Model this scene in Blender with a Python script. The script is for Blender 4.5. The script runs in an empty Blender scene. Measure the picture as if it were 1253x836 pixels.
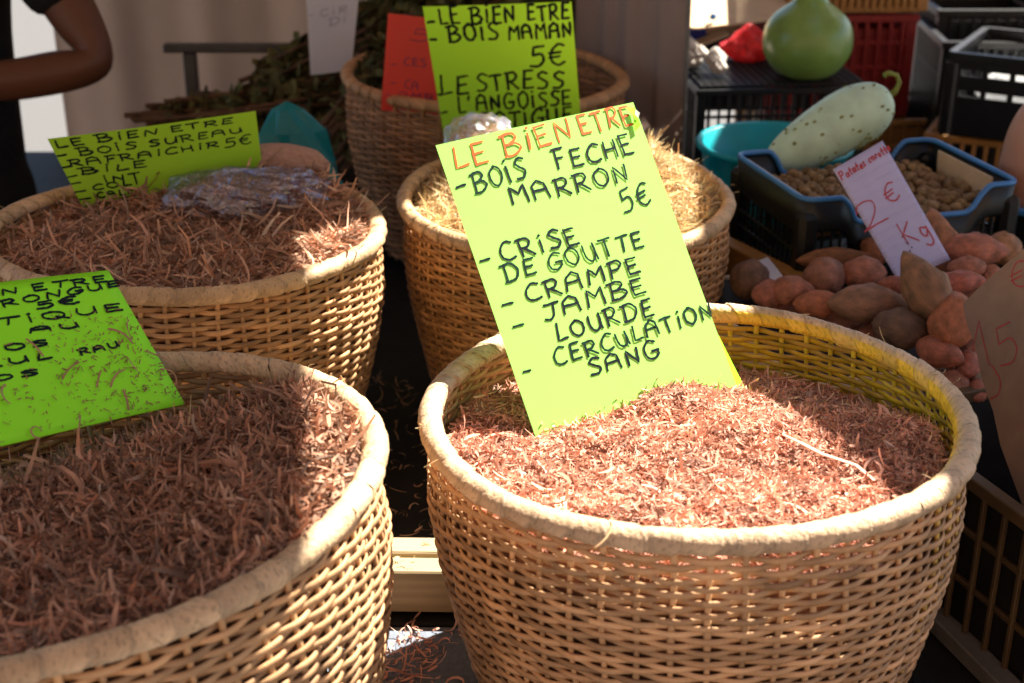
import bpy, bmesh, math, random
import numpy as np
from mathutils import Vector, Matrix, Euler
R_ = math.radians
PI = math.pi

# ------------------------------------------------------------------ camera
scene = bpy.context.scene
COL = scene.collection
CAM_Z = 1.75
cam_data = bpy.data.cameras.new('camera')
cam = bpy.data.objects.new('camera', cam_data)
COL.objects.link(cam)
cam.location = (0, 0, CAM_Z)
cam.rotation_euler = (R_(90 - 23.56), 0, 0)
cam_data.sensor_width = 36
cam_data.lens = 49.27
cam_data.clip_start = 0.02
cam_data.clip_end = 400
cam_data.dof.use_dof = True
cam_data.dof.focus_distance = 1.50
cam_data.dof.aperture_fstop = 5.6
scene.camera = cam

# ------------------------------------------------------------------ world, sun, exposure
SUN_AZ = R_(43)            # from +X towards +Y
SUN_EL = R_(51)
SDIR = Vector((math.cos(SUN_EL) * math.cos(SUN_AZ), math.cos(SUN_EL) * math.sin(SUN_AZ), math.sin(SUN_EL)))
world = bpy.data.worlds.new('World')
scene.world = world
world.use_nodes = True
wn = world.node_tree
bg = wn.nodes['Background']
sky = wn.nodes.new('ShaderNodeTexSky')
sky.sky_type = 'NISHITA'
sky.sun_disc = False
sky.sun_elevation = SUN_EL
sky.sun_rotation = PI / 2 - SUN_AZ
wn.links.new(sky.outputs['Color'], bg.inputs['Color'])
bg.inputs['Strength'].default_value = 0.05
sl = bpy.data.lights.new('sun', 'SUN')
sl.energy = 5.0
sl.angle = R_(0.55)
sl.color = (1.0, 0.91, 0.78)
sun = bpy.data.objects.new('sun', sl)
COL.objects.link(sun)
sun.rotation_euler = SDIR.to_track_quat('Z', 'Y').to_euler()
sun.location = (2, 1, 6)
scene.view_settings.view_transform = 'Standard'
scene.view_settings.look = 'None'
scene.view_settings.exposure = 1.95
scene.view_settings.gamma = 1.0

# ------------------------------------------------------------------ materials
def mat(name, base, rough=0.7, var=0.25, scale=30.0, bump=0.0, bscale=80.0, objcol=False, tint=False,
        stretch=(1, 1, 1), transl=0.0, spec=0.3, dark=None, coat=0.0, metal=0.0):
    m = bpy.data.materials.new(name)
    m.use_nodes = True
    nt = m.node_tree
    N = nt.nodes
    L = nt.links
    b = N['Principled BSDF']
    b.inputs['Roughness'].default_value = rough
    b.inputs['Specular IOR Level'].default_value = spec
    b.inputs['Coat Weight'].default_value = coat
    b.inputs['Metallic'].default_value = metal
    tc = N.new('ShaderNodeTexCoord')
    mp = N.new('ShaderNodeMapping')
    mp.inputs['Scale'].default_value = stretch
    L.new(tc.outputs['Object'], mp.inputs['Vector'])
    no = N.new('ShaderNodeTexNoise')
    no.inputs['Scale'].default_value = scale
    no.inputs['Detail'].default_value = 6
    L.new(mp.outputs['Vector'], no.inputs['Vector'])
    ramp = N.new('ShaderNodeValToRGB')
    e = ramp.color_ramp.elements
    e[0].position = 0.3
    e[1].position = 0.7
    lo = dark if dark else tuple(c * (1 - var) for c in base)
    hi = base if dark else tuple(min(1, c * (1 + var * 0.6)) for c in base)
    e[0].color = (*lo, 1)
    e[1].color = (*hi, 1)
    L.new(no.outputs['Fac'], ramp.inputs['Fac'])
    out = ramp.outputs['Color']
    if objcol:
        oi = N.new('ShaderNodeObjectInfo')
        mx = N.new('ShaderNodeMix')
        mx.data_type = 'RGBA'
        mx.blend_type = 'MULTIPLY'
        mx.inputs[0].default_value = 1.0
        L.new(out, mx.inputs[6])
        L.new(oi.outputs['Color'], mx.inputs[7])
        out = mx.outputs[2]
    if tint:
        at_ = N.new('ShaderNodeAttribute')
        at_.attribute_name = 'tint'
        mx = N.new('ShaderNodeMix')
        mx.data_type = 'RGBA'
        mx.blend_type = 'MULTIPLY'
        mx.inputs[0].default_value = 1.0
        L.new(out, mx.inputs[6])
        L.new(at_.outputs['Color'], mx.inputs[7])
        out = mx.outputs[2]
    L.new(out, b.inputs['Base Color'])
    if bump:
        n2 = N.new('ShaderNodeTexNoise')
        n2.inputs['Scale'].default_value = bscale
        n2.inputs['Detail'].default_value = 5
        L.new(mp.outputs['Vector'], n2.inputs['Vector'])
        bp = N.new('ShaderNodeBump')
        bp.inputs['Strength'].default_value = bump
        bp.inputs['Distance'].default_value = 0.002
        L.new(n2.outputs['Fac'], bp.inputs['Height'])
        L.new(bp.outputs['Normal'], b.inputs['Normal'])
    if transl:
        tr = N.new('ShaderNodeBsdfTranslucent')
        L.new(out, tr.inputs['Color'])
        ms = N.new('ShaderNodeMixShader')
        ms.inputs[0].default_value = transl
        L.new(b.outputs[0], ms.inputs[1])
        L.new(tr.outputs[0], ms.inputs[2])
        L.new(ms.outputs[0], N['Material Output'].inputs['Surface'])
    return m

def film(name, tintc, gloss=0.35, bscale=60, rough=0.12, gcol=(0.95, 0.97, 1.0), milk=0.10):
    """thin clear plastic film: mostly transparent, with crumpled glossy glints"""
    m = bpy.data.materials.new(name)
    m.use_nodes = True
    N = m.node_tree.nodes
    L = m.node_tree.links
    N.remove(N['Principled BSDF'])
    t = N.new('ShaderNodeBsdfTransparent')
    t.inputs['Color'].default_value = (*tintc, 1)
    g = N.new('ShaderNodeBsdfGlossy')
    g.inputs['Roughness'].default_value = rough
    g.inputs['Color'].default_value = (*gcol, 1)
    d = N.new('ShaderNodeBsdfTranslucent')
    d.inputs['Color'].default_value = (0.85, 0.87, 0.95, 1)
    tc = N.new('ShaderNodeTexCoord')
    no = N.new('ShaderNodeTexNoise')
    no.inputs['Scale'].default_value = bscale
    no.inputs['Detail'].default_value = 4
    no.inputs['Distortion'].default_value = 1.5
    L.new(tc.outputs['Object'], no.inputs['Vector'])
    bp = N.new('ShaderNodeBump')
    bp.inputs['Strength'].default_value = 0.9
    bp.inputs['Distance'].default_value = 0.006
    L.new(no.outputs['Fac'], bp.inputs['Height'])
    L.new(bp.outputs['Normal'], g.inputs['Normal'])
    a = N.new('ShaderNodeMixShader')
    a.inputs[0].default_value = gloss
    L.new(t.outputs[0], a.inputs[1])
    L.new(g.outputs[0], a.inputs[2])
    c = N.new('ShaderNodeMixShader')
    c.inputs[0].default_value = milk
    L.new(a.outputs[0], c.inputs[1])
    L.new(d.outputs[0], c.inputs[2])
    L.new(c.outputs[0], N['Material Output'].inputs['Surface'])
    return m

M = {}
M['wicker'] = mat('wicker', (0.62, 0.375, 0.195), 0.55, 0.34, 26, 0.35, 160, objcol=True, tint=True)
M['rim'] = mat('rim_binding', (0.68, 0.49, 0.31), 0.5, 0.32, 34, 0.8, 220, objcol=True, tint=True)
M['heap'] = mat('heap_core', (0.16, 0.075, 0.05), 0.95, 0.5, 90, 0.8, 120)
M['heap_gold'] = mat('heap_core_gold', (0.40, 0.27, 0.12), 0.95, 0.5, 90, 0.8, 120)
M['chip_red'] = mat('shaving_red', (0.94, 0.48, 0.345), 0.75, 0.25, 40, tint=True, transl=0.2)
M['chip_brown'] = mat('shaving_brown', (0.62, 0.34, 0.22), 0.75, 0.3, 40, tint=True, transl=0.15)
M['chip_tan'] = mat('shaving_tan', (0.70, 0.39, 0.25), 0.75, 0.3, 40, tint=True, transl=0.15)
M['chip_gold'] = mat('shaving_gold', (0.88, 0.64, 0.35), 0.7, 0.25, 40, tint=True, transl=0.2)
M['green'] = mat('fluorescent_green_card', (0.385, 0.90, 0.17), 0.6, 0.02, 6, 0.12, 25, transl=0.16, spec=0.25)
M['olive'] = mat('shade_toned_green_card', (0.34, 0.66, 0.03), 0.6, 0.04, 6, 0.2, 25, transl=0.05, spec=0.25)  # green card with its shade put into a darker colour
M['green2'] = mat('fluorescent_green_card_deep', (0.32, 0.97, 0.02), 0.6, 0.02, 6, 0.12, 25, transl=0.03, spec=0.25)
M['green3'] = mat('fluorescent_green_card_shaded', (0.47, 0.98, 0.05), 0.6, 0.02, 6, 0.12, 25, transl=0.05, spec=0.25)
M['redcard'] = mat('red_card', (0.95, 0.09, 0.07), 0.6, 0.05, 8, 0.1, 30, transl=0.2)
M['white_paper'] = mat('white_paper', (0.74, 0.73, 0.80), 0.7, 0.05, 12, 0.2, 30, transl=0.25)
M['lined'] = mat('lined_paper', (0.56, 0.53, 0.76), 0.7, 0.06, 16, 0.35, 26, transl=0.15)
M['cardboard'] = mat('cardboard', (0.29, 0.195, 0.145), 0.85, 0.12, 40, 0.25, 90)
M['cardboard_edge'] = mat('cardboard_edge', (0.34, 0.23, 0.14), 0.9, 0.3, 300, 0.5, 300)
M['ink'] = mat('dark_marker_ink', (0.006, 0.013, 0.020), 0.6, 0.4, 160, spec=0.12)
M['ink_green'] = mat('green_black_marker_ink', (0.006, 0.030, 0.020), 0.6, 0.6, 160, spec=0.12)
M['ink_orange'] = mat('orange_marker_ink', (0.70, 0.12, 0.02), 0.5, 0.2, 120)
M['ink_red'] = mat('red_pen_ink', (0.45, 0.05, 0.06), 0.5, 0.2, 120)
M['ink_purple'] = mat('purple_pen_ink', (0.22, 0.06, 0.16), 0.5, 0.2, 120)
M['ink_faint'] = mat('faded_pen_ink', (0.30, 0.28, 0.38), 0.6, 0.2, 120)
M['black_board'] = mat('black_board', (0.014, 0.013, 0.013), 0.65, 0.5, 20, 0.3, 60)
M['blue_board'] = mat('blue_grey_board', (0.17, 0.20, 0.25), 0.6, 0.25, 120, 0.5, 300)
M['pale_wood'] = mat('pale_wood', (0.42, 0.33, 0.19), 0.6, 0.22, 14, 0.3, 60, stretch=(0.4, 8, 8))
M['dark_plastic'] = mat('black_plastic', (0.010, 0.011, 0.013), 0.36, 0.3, 30, 0.15, 60, spec=0.5)
M['green_plastic'] = mat('dark_green_plastic', (0.005, 0.008, 0.009), 0.4, 0.3, 30, 0.15, 60, spec=0.5)
M['blue_rim'] = mat('blue_plastic', (0.05, 0.22, 0.55), 0.35, 0.15, 30, spec=0.5)
M['red_plastic'] = mat('red_plastic', (0.26, 0.018, 0.018), 0.4, 0.2, 20, spec=0.4)
M['orange_plastic'] = mat('brown_orange_plastic', (0.42, 0.21, 0.06), 0.5, 0.3, 20, spec=0.4)
M['brown_plastic'] = mat('brown_plastic', (0.105, 0.065, 0.03), 0.45, 0.3, 20, 0.2, 60, spec=0.4)
M['grey_rail'] = mat('grey_rail_paint', (0.19, 0.18, 0.17), 0.5, 0.2, 40, 0.2, 80)
M['teal'] = mat('teal_plastic', (0.0, 0.36, 0.42), 0.35, 0.12, 12, spec=0.5, transl=0.15)
M['teal_bag'] = mat('teal_bag_plastic', (0.0, 0.22, 0.24), 0.3, 0.2, 12, 0.5, 40, spec=0.5, transl=0.2)
M['curtain'] = mat('beige_canvas', (0.185, 0.13, 0.105), 0.9, 0.06, 10, 0.3, 300, transl=0.15)
M['curtain_grey'] = mat('greyish_canvas', (0.30, 0.22, 0.19), 0.9, 0.08, 8, 0.3, 300, transl=0.2)
M['canopy'] = mat('canopy_canvas', (0.62, 0.44, 0.29), 0.9, 0.05, 10, 0.2, 300, transl=0.02)
M['white_canvas'] = mat('white_canvas', (0.86, 0.88, 0.90), 0.8, 0.03, 10, 0.1, 100, transl=0.6)
M['steel'] = mat('dark_grey_steel', (0.07, 0.07, 0.075), 0.45, 0.2, 30, spec=0.5)
M['skin'] = mat('brown_skin', (0.13, 0.048, 0.022), 0.5, 0.12, 12, 0.2, 120, spec=0.4)
M['black_cloth'] = mat('black_cloth', (0.012, 0.012, 0.014), 0.9, 0.3, 60, 0.4, 200)
M['grey_cloth'] = mat('grey_cloth', (0.2, 0.24, 0.3), 0.9, 0.2, 60, 0.4, 200)
M['gourd'] = mat('gourd_skin', (0.20, 0.34, 0.075), 0.32, 0.22, 14, 0.1, 50, spec=0.5, coat=0.15)
M['melon'] = mat('winter_melon_skin', (0.52, 0.72, 0.52), 0.45, 0.2, 22, 0.3, 60, spec=0.4)
M['melon_spot'] = mat('melon_brown_spot', (0.22, 0.24, 0.06), 0.8, 0.3, 80)
M['stem'] = mat('green_stem', (0.22, 0.26, 0.05), 0.6, 0.3, 60, 0.4, 100)
M['sweet'] = mat('sweet_potato_skin', (0.52, 0.24, 0.165), 0.6, 0.36, 2.4, 1.0, 11, objcol=True, dark=(0.20, 0.115, 0.08))
M['potato'] = mat('potato_skin', (0.36, 0.25, 0.13), 0.75, 0.3, 1.5, 0.6, 5, objcol=True, dark=(0.16, 0.10, 0.05))
M['leaf'] = mat('dried_leaf', (0.13, 0.125, 0.05), 0.85, 0.4, 40, 0.4, 120, tint=True, transl=0.1)
M['twig'] = mat('dry_twig', (0.12, 0.065, 0.035), 0.85, 0.4, 40, 0.5, 120)
M['red_net'] = mat('red_net_bag', (0.85, 0.05, 0.06), 0.4, 0.3, 70, 1.0, 90, transl=0.25)
M['blue_box'] = mat('blue_box_board', (0.02, 0.04, 0.30), 0.5, 0.1, 20)
M['kraft'] = mat('kraft_paper', (0.66, 0.50, 0.32), 0.85, 0.1, 20, 0.4, 60)
M['burlap'] = mat('pinkish_burlap', (0.42, 0.25, 0.19), 0.9, 0.15, 200, 0.5, 300)
M['garlic'] = mat('garlic_skin', (0.62, 0.57, 0.52), 0.7, 0.3, 60, 0.5, 80)
M['asphalt'] = mat('pale_paving', (0.12, 0.118, 0.118), 0.9, 0.3, 120, 0.6, 300)
M['plaster'] = mat('pale_plaster', (0.55, 0.5, 0.45), 0.9, 0.1, 4, 0.2, 60)
M['squash'] = mat('smooth_squash_skin', (0.50, 0.27, 0.19), 0.45, 0.1, 12, 0.1, 50)
M['film'] = film('clear_film', (0.93, 0.94, 0.98), 0.30, 55, 0.10)
M['film_blue'] = film('clear_film_blue_sheen', (0.84, 0.86, 0.98), 0.30, 60, 0.13, (0.70, 0.76, 1.0), 0.02)
M['terracotta'] = mat('terracotta_render', (0.30, 0.17, 0.11), 0.9, 0.15, 3, 0.2, 40)
M['tape'] = mat('blue_tape', (0.02, 0.2, 0.6), 0.4, 0.1, 20)

# ------------------------------------------------------------------ helpers
def tag(o, label=None, cat=None, group=None, kind=None):
    if label: o['label'] = label
    if cat: o['category'] = cat
    if group: o['group'] = group
    if kind: o['kind'] = kind
    return o

def empty(name, loc, label, cat, group=None, rz=0.0):
    o = bpy.data.objects.new(name, None)
    o.empty_display_size = 0.05
    COL.objects.link(o)
    o.location = loc
    o.rotation_euler = (0, 0, rz)
    return tag(o, label, cat, group)

def mesh_of(name, verts, faces, smooth=False, material=None):
    me = bpy.data.meshes.new(name)
    me.from_pydata([tuple(v) for v in verts], [], [tuple(f) for f in faces])
    if smooth:
        me.polygons.foreach_set('use_smooth', [True] * len(me.polygons))
    if material: me.materials.append(material)
    me.update()
    return me

def link(name, me, parent=None, loc=(0, 0, 0), rot=(0, 0, 0), scale=(1, 1, 1)):
    o = bpy.data.objects.new(name, me)
    COL.objects.link(o)
    o.location = loc
    o.rotation_euler = rot
    o.scale = scale
    if parent: o.parent = parent
    return o

def child_world(name, verts, faces, material, parent, smooth=False):
    """part given in world coordinates under an unrotated thing"""
    L = Vector(parent.location)
    me = mesh_of(name, [Vector(v) - L for v in verts], faces, smooth, material)
    return link(name, me, parent)

def bevel_box(sx, sy, sz, b, material, name='box'):
    bm = bmesh.new()
    bmesh.ops.create_cube(bm, size=1.0)
    bmesh.ops.scale(bm, vec=(sx, sy, sz), verts=bm.verts)
    if b > 0:
        bmesh.ops.bevel(bm, geom=bm.edges[:] , offset=b, segments=1, affect='EDGES', profile=0.7)
    me = bpy.data.meshes.new(name)
    bm.to_mesh(me); bm.free()
    me.materials.append(material)
    return me

_bx = {}
def box(name, parent, loc, size, material, b=0.0015, rot=(0, 0, 0)):
    k = (tuple(round(s, 4) for s in size), material.name, b)
    if k not in _bx:
        _bx[k] = bevel_box(size[0], size[1], size[2], min(b, min(size) * 0.35), material, name)
    return link(name, _bx[k], parent, loc, rot)

def tube(path, rads, seg=8, closed=False, cap=True):
    """sweep a circle along a path of points; returns verts, faces"""
    pts = [Vector(p) for p in path]
    n = len(pts)
    if not hasattr(rads, '__len__'): rads = [rads] * n
    V, F = [], []
    up = Vector((0, 0, 1))
    prev = None
    for i, p in enumerate(pts):
        a = pts[(i - 1) % n] if (closed or i > 0) else pts[0]
        b = pts[(i + 1) % n] if (closed or i < n - 1) else pts[-1]
        t = (b - a).normalized()
        if prev is None:
            s = t.cross(up)
            if s.length < 1e-3: s = t.cross(Vector((1, 0, 0)))
            s.normalize()
        else:
            s = (prev - t * prev.dot(t)).normalized()
        prev = s
        u = s.cross(t)
        for k in range(seg):
            an = 2 * PI * k / seg
            V.append(p + (s * math.cos(an) + u * math.sin(an)) * rads[i])
    m = n if closed else n - 1
    for i in range(m):
        for k in range(seg):
            a = i * seg + k; b = i * seg + (k + 1) % seg
            c = ((i + 1) % n) * seg + (k + 1) % seg; d = ((i + 1) % n) * seg + k
            F.append((a, b, c, d))
    if cap and not closed:
        F.append(tuple(range(seg - 1, -1, -1)))
        F.append(tuple((n - 1) * seg + k for k in range(seg)))
    return V, F

def lathe(profile, seg=48, wob=None):
    V, F = [], []
    for i, (r, z) in enumerate(profile):
        for k in range(seg):
            a = 2 * PI * k / seg
            rr = r * (wob(a, z) if wob else 1)
            V.append((rr * math.cos(a), rr * math.sin(a), z))
    for i in range(len(profile) - 1):
        for k in range(seg):
            F.append((i * seg + k, i * seg + (k + 1) % seg, (i + 1) * seg + (k + 1) % seg, (i + 1) * seg + k))
    return V, F

def smoothstep(a, b, x):
    t = np.clip((x - a) / (b - a), 0, 1)
    return t * t * (3 - 2 * t)

def vnoise(x, y, s, seed=0):
    """cheap smooth pseudo-noise from sines, works on arrays"""
    r = random.Random(seed)
    o = 0
    for k in range(5):
        a = r.uniform(0, 2 * PI); f = s * (1.0 + 0.7 * k); p = r.uniform(0, 6.28)
        o = o + np.sin((x * math.cos(a) + y * math.sin(a)) * f + p) / (1 + k * 0.5)
    return o / 3.0

def set_tint(me, cols):
    """per-face tint multiplying the base colour (cols: one rgb or one per face)"""
    ca = me.color_attributes.new('tint', 'FLOAT_COLOR', 'CORNER')
    n = len(me.polygons)
    cols = np.asarray(cols, dtype=np.float32)
    if cols.ndim == 1: cols = np.repeat(cols[None, :], n, 0)
    tot = np.zeros(n, dtype=np.int32)
    me.polygons.foreach_get('loop_total', tot)
    c = np.repeat(cols, tot, 0)
    c = np.concatenate([c, np.ones((len(c), 1), np.float32)], 1)
    ca.data.foreach_set('color', c.ravel())

# ------------------------------------------------------------------ ground, tables
def ground():
    n = 24
    V, F = [], []
    for i in range(n + 1):
        for j in range(n + 1):
            x = -90 + 180 * i / n; y = -60 + 180 * j / n
            V.append((x, y, 0))
    for i in range(n):
        for j in range(n):
            a = i * (n + 1) + j
            F.append((a, a + n + 1, a + n + 2, a + 1))
    o = link('ground', mesh_of('ground', V, F, material=M['asphalt']))
    tag(o, 'grey asphalt market ground under the stalls', kind='structure')
ground()

TZ = 0.80      # table top height
def left_table():
    t = empty('market_table', (-0.35, 1.9, 0), 'low black market table carrying the wicker baskets', 'table')
    L = (-0.35, 1.9, 0)
    box('table_top', t, (-0.05, 0.455, TZ - 0.02), (1.60, 1.99, 0.04), M['black_board'], 0.003)
    box('front_board', t, (-0.20, -1.065, TZ - 0.012), (1.30, 1.03, 0.03), M['blue_board'], 0.002)
    box('dark_board', t, (0.60, -1.065, TZ - 0.012), (0.298, 1.03, 0.03), M['black_board'], 0.002)
    for i, (y, w, z) in enumerate([(-0.474, 0.034, 0.060), (-0.511, 0.032, 0.056)]):
        box('pale_plank', t, (0.22, y, TZ + z / 2 + 0.006), (1.0, w, z), M['pale_wood'], 0.002, (0, 0, R_(-1.2)))
    for sx in (-0.8, 0.7):
        for sy in (-1.4, 1.35):
            box('leg', t, (sx, sy, (TZ - 0.04) / 2), (0.05, 0.05, TZ - 0.04), M['steel'], 0.003)
left_table()

# ------------------------------------------------------------------ baskets
BH = 0.34
PROF = [(0, 1.0), (0.03, 1.0), (0.08, 1.012), (0.14, 0.985), (0.20, 0.935), (0.27, 0.868), (0.34, 0.79)]
def prof(d):
    return float(np.interp(d, [p[0] for p in PROF], [p[1] for p in PROF]))
R0 = 0.255
NS = 54
NW = 50
def glow_at(a, k):  # strength of the painted yellow light by angle
    d = abs(((a - 0.55 + PI) % (2 * PI)) - PI)
    return float(max(0.0, min(1.0, (1.45 - d) / 0.75))) * (0.82 + 0.18 * math.sin(a * 23 + k * 1.9))
def weaver_mesh(k, glow=False):
    rnd = random.Random(1000 + k)
    d0 = 0.0165 + k * 0.0063
    ph = k % 2
    seg_per = 6
    n = NS * seg_per
    V, F = [], []
    jit = [rnd.uniform(-0.0009, 0.0009) for _ in range(NS)]
    hw0 = [rnd.uniform(0.0030, 0.0037) for _ in range(NS)]
    amp = [rnd.uniform(0.0021, 0.0037) for _ in range(NS)]
    thin = 0.0012
    sec = 6
    for i in range(n):
        a = 2 * PI * i / n
        s = i / seg_per
        i0 = int(s) % NS; i1 = (i0 + 1) % NS; fr = s - int(s)
        fr2 = fr * fr * (3 - 2 * fr)
        j = jit[i0] * (1 - fr2) + jit[i1] * fr2
        hw = hw0[i0] * (1 - fr2) + hw0[i1] * fr2
        am = amp[i0] * (1 - fr2) + amp[i1] * fr2
        d = d0 + j
        w = math.cos(PI * (s + ph))
        w = math.copysign(abs(w) ** 0.8, w)
        r = R0 * prof(d) + w * am
        tilt = 0.25 * math.sin(PI * (s + ph))
        for q in range(sec):
            t = 2 * PI * q / sec
            dz = math.sin(t) * hw
            dr = math.cos(t) * thin * 1.25
            V.append(((r + dr) * math.cos(a + tilt * dz * 0.6), (r + dr) * math.sin(a + tilt * dz * 0.6), BH - d + dz))
    for i in range(n):
        i2 = (i + 1) % n
        for q in range(sec):
            q2 = (q + 1) % sec
            F.append((i * sec + q, i2 * sec + q, i2 * sec + q2, i * sec + q2))
    me = mesh_of('weaver', V, F, True, M['wicker'])
    # splices: the reed changes shade now and then round the basket
    cols = np.ones((len(F), 3), np.float32)
    p = 0
    while p < n:
        ln = rnd.randint(30, 120)
        g = rnd.uniform(0.62, 1.18); wv = rnd.uniform(-0.06, 0.04)
        cols[p * sec:(p + ln) * sec] = (g, g * (1 + wv * 0.6), g * (1 + wv))
        p += ln
    if glow:
        # yellow light on the inside of the right-hand back wall, painted into the tint
        for i in range(n):
            a = 2 * PI * i / n
            s_ = glow_at(a, k)
            for q in range(2, 5):
                c = cols[i * sec + q]
                cols[i * sec + q] = c * (1 - s_) + c * np.array((1.28, 1.42, 0.12)) * s_
    set_tint(me, cols)
    return me
def stake_mesh(v, glow=0.0):
    rnd = random.Random(50 + v)
    V, F = [], []
    m = 22
    for i in range(m):
        d = 0.004 + (BH - 0.008) * i / (m - 1)
        r = R0 * prof(d)
        w = 0.0030 + 0.0005 * math.sin(i * 1.3 + v)
        sx = 0.0008 * math.sin(i * 0.7 + v * 2)
        z = BH - d
        for (dr, dy) in ((0.0019, -w * .6), (0.0019, w * .6), (0, w), (-0.0019, w * .6), (-0.0019, -w * .6), (0, -w)):
            V.append((r + dr, dy + sx, z))
    for i in range(m - 1):
        for q in range(6):
            q2 = (q + 1) % 6
            F.append((i * 6 + q, (i + 1) * 6 + q, (i + 1) * 6 + q2, i * 6 + q2))
    me = mesh_of('stake', V, F, True, M['wicker'])
    g = 0.95 + 0.12 * math.sin(v * 2.1)
    set_tint(me, np.array((g, g, g * 0.96)) * (1 - glow) + np.array((1.1, 1.4, 0.12)) * glow)  # yellow light mixed into the stake colour
    return me
NB = 52
def wrap_mesh(v, glow=0.0):
    rnd = random.Random(70 + v)
    V, F = [], []
    span = 2 * PI / NB * 1.30
    m = 22; sec = 18
    for i in range(m):
        u = i / (m - 1)
        for q in range(sec):
            t = 2 * PI * q / sec
            rt = 0.0108 + 0.0014 * u + 0.0004 * math.sin(3 * t + v * 1.7 + u * 2) + 0.00018 * math.sin(2 * PI * 4.5 * u + 2.2 * t + v) + 0.0002 * math.sin(2 * PI * 9 * u + 3 * t)
            if i == m - 1: rt -= 0.0016
            a = (u - 0.5) * span + 0.035 * math.sin(t + 0.6 + v * 0.2) + 0.004 * math.sin(5 * t + v)
            r = R0 + rt * math.cos(t)
            V.append((r * math.cos(a), r * math.sin(a), BH + 0.94 * rt * math.sin(t)))
    for i in range(m - 1):
        for q in range(sec):
            q2 = (q + 1) % sec
            F.append((i * sec + q, (i + 1) * sec + q, (i + 1) * sec + q2, i * sec + q2))
    me = mesh_of('binding', V, F, True, M['rim'])
    cols = np.ones((len(F), 3), np.float32)
    for i in range(m - 1):
        for q in range(sec):
            t = 2 * PI * (q + .5) / sec
            g = rnd.uniform(0.90, 1.02)
            if (i * 3 + q + v) % 11 == 0 or (v % 2 and (i + q * 2) % 9 == 0): g *= 0.74
            if i >= m - 3: g *= 0.80
            c = np.array((g, g, g))
            w = glow * max(0.0, min(1.0, (-math.cos(t - 0.55) - 0.10) / 0.35))  # same yellow light painted on the inner rim faces
            cols[i * sec + q] = c * (1 - w) + c * np.array((1.18, 1.08, 0.17)) * w
    set_tint(me, cols)
    return me
WV = [weaver_mesh(k) for k in range(NW)]
SV = [stake_mesh(v) for v in range(3)]
SVY = [stake_mesh(v, st) for v, st in ((0, 0.4), (1, 0.9))]
BV = [wrap_mesh(v) for v in range(5)]
WVY = [weaver_mesh(k, True) for k in range(30)]
BVY = [[wrap_mesh(v, st) for v in range(3)] for st in (0.35, 0.7, 1.0)]
bv, bf = lathe([(0.001, 0.004), (0.12, 0.004), (R0 * 0.79, 0.006), (R0 * 0.79 - 0.004, 0.014), (0.001, 0.012)], 40)
BASE = mesh_of('basket_base', bv, bf, False, M['wicker']); set_tint(BASE, (0.8, 0.8, 0.8))

RZ = 1.14
BASKETS = {}
def basket(key, cx, cy, r, tx, ty, dz, label, seed, wob=(0, 0), color=(1, 1, 1, 1), rimcolor=None):
    """tx, ty: slope of the rim plane along x and y"""
    rnd = random.Random(seed)
    t = bpy.data.objects.new('wicker_basket', None)
    COL.objects.link(t)
    tag(t, label, 'basket', 'round wicker baskets of wood shavings')
    n = Vector((-tx, -ty, 1)).normalized()
    rot = Vector((0, 0, 1)).rotation_difference(n)
    base = Vector((cx, cy, RZ + dz)) - (rot @ Vector((0, 0, BH)))
    t.location = base
    t.rotation_euler = rot.to_euler()
    s = r / R0
    a0 = 0.0 if key == 'main' else rnd.uniform(0, 6.28)
    rc = rimcolor or color
    def put(name, me, a, c, zs=1.0):
        o = link(name, me, t, (0, 0, 0), (0, 0, a), (s, s, zs))
        g = rnd.uniform(0.82, 1.10)
        o.color = (c[0] * g, c[1] * g, c[2] * g, 1)
        return o
    put('base', BASE, 0, color)
    step = 2 * PI / NS
    for k in range(NW):
        # turning by whole pairs of stakes keeps the over-under order
        if key == 'main' and k < len(WVY): put('weaver', WVY[k], 0.0, color)
        else: put('weaver', WV[k], a0 + 2 * step * rnd.randint(0, NS // 2), color)
    for i in range(NS):
        st = glow_at(step * i, 0) if key == 'main' else 0
        put('stake', SV[i % 3] if st < .2 else SVY[0 if st < .6 else 1], a0 + step * i, color)
    for i in range(NB):
        st = glow_at(2 * PI * i / NB, 0) if key == 'main' else 0
        mb = BV[rnd.randint(0, 4)] if st < 0.15 else BVY[0 if st < .45 else 1 if st < .75 else 2][rnd.randint(0, 2)]
        o = put('rim_binding', mb, a0 + 2 * PI * (i + rnd.uniform(-0.1, 0.1)) / NB, rc)
        # the rim of a hand-made basket is not a true circle
        aa = a0 + 2 * PI * i / NB
        w = 0.002 * math.sin(3 * aa + seed) + 0.0012 * math.sin(7 * aa + 2 * seed)
        o.location = (w * math.cos(aa), w * math.sin(aa), 0.0012 * math.sin(5 * aa + seed))
    BASKETS[key] = (cx, cy, r, tx, ty, RZ + dz)
    return t
basket('main', 0.177, 1.235, 0.257, 0.019, -0.014, 0.0, 'largest pale wicker basket at right holding sunlit reddish shavings', 3)
basket('B1', -0.384, 1.072, 0.263, 0.096, 0.003, 0.002, 'wicker basket at front left cut off by the frame, under the speckled green card', 7, color=(0.96, 0.93, 0.88, 1))
basket('B2', -0.433, 1.775, 0.255, -0.022, -0.015, 0.0, 'wicker basket at rear left holding shavings and a clear bag', 11, color=(0.98, 0.90, 0.80, 1))
basket('B3', 0.078, 1.931, 0.231, -0.004, 0.041, -0.004, 'narrower wicker basket of golden straw behind the tall sunlit card', 17, color=(0.98, 0.90, 0.76, 1))
basket('B4', -0.050, 2.681, 0.265, -0.031, 0.013, 0.002, 'shaded brown wicker basket farthest back, holding the red card', 23, color=(0.82, 0.68, 0.62, 1), rimcolor=(0.85, 0.62, 0.44, 1))

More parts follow.
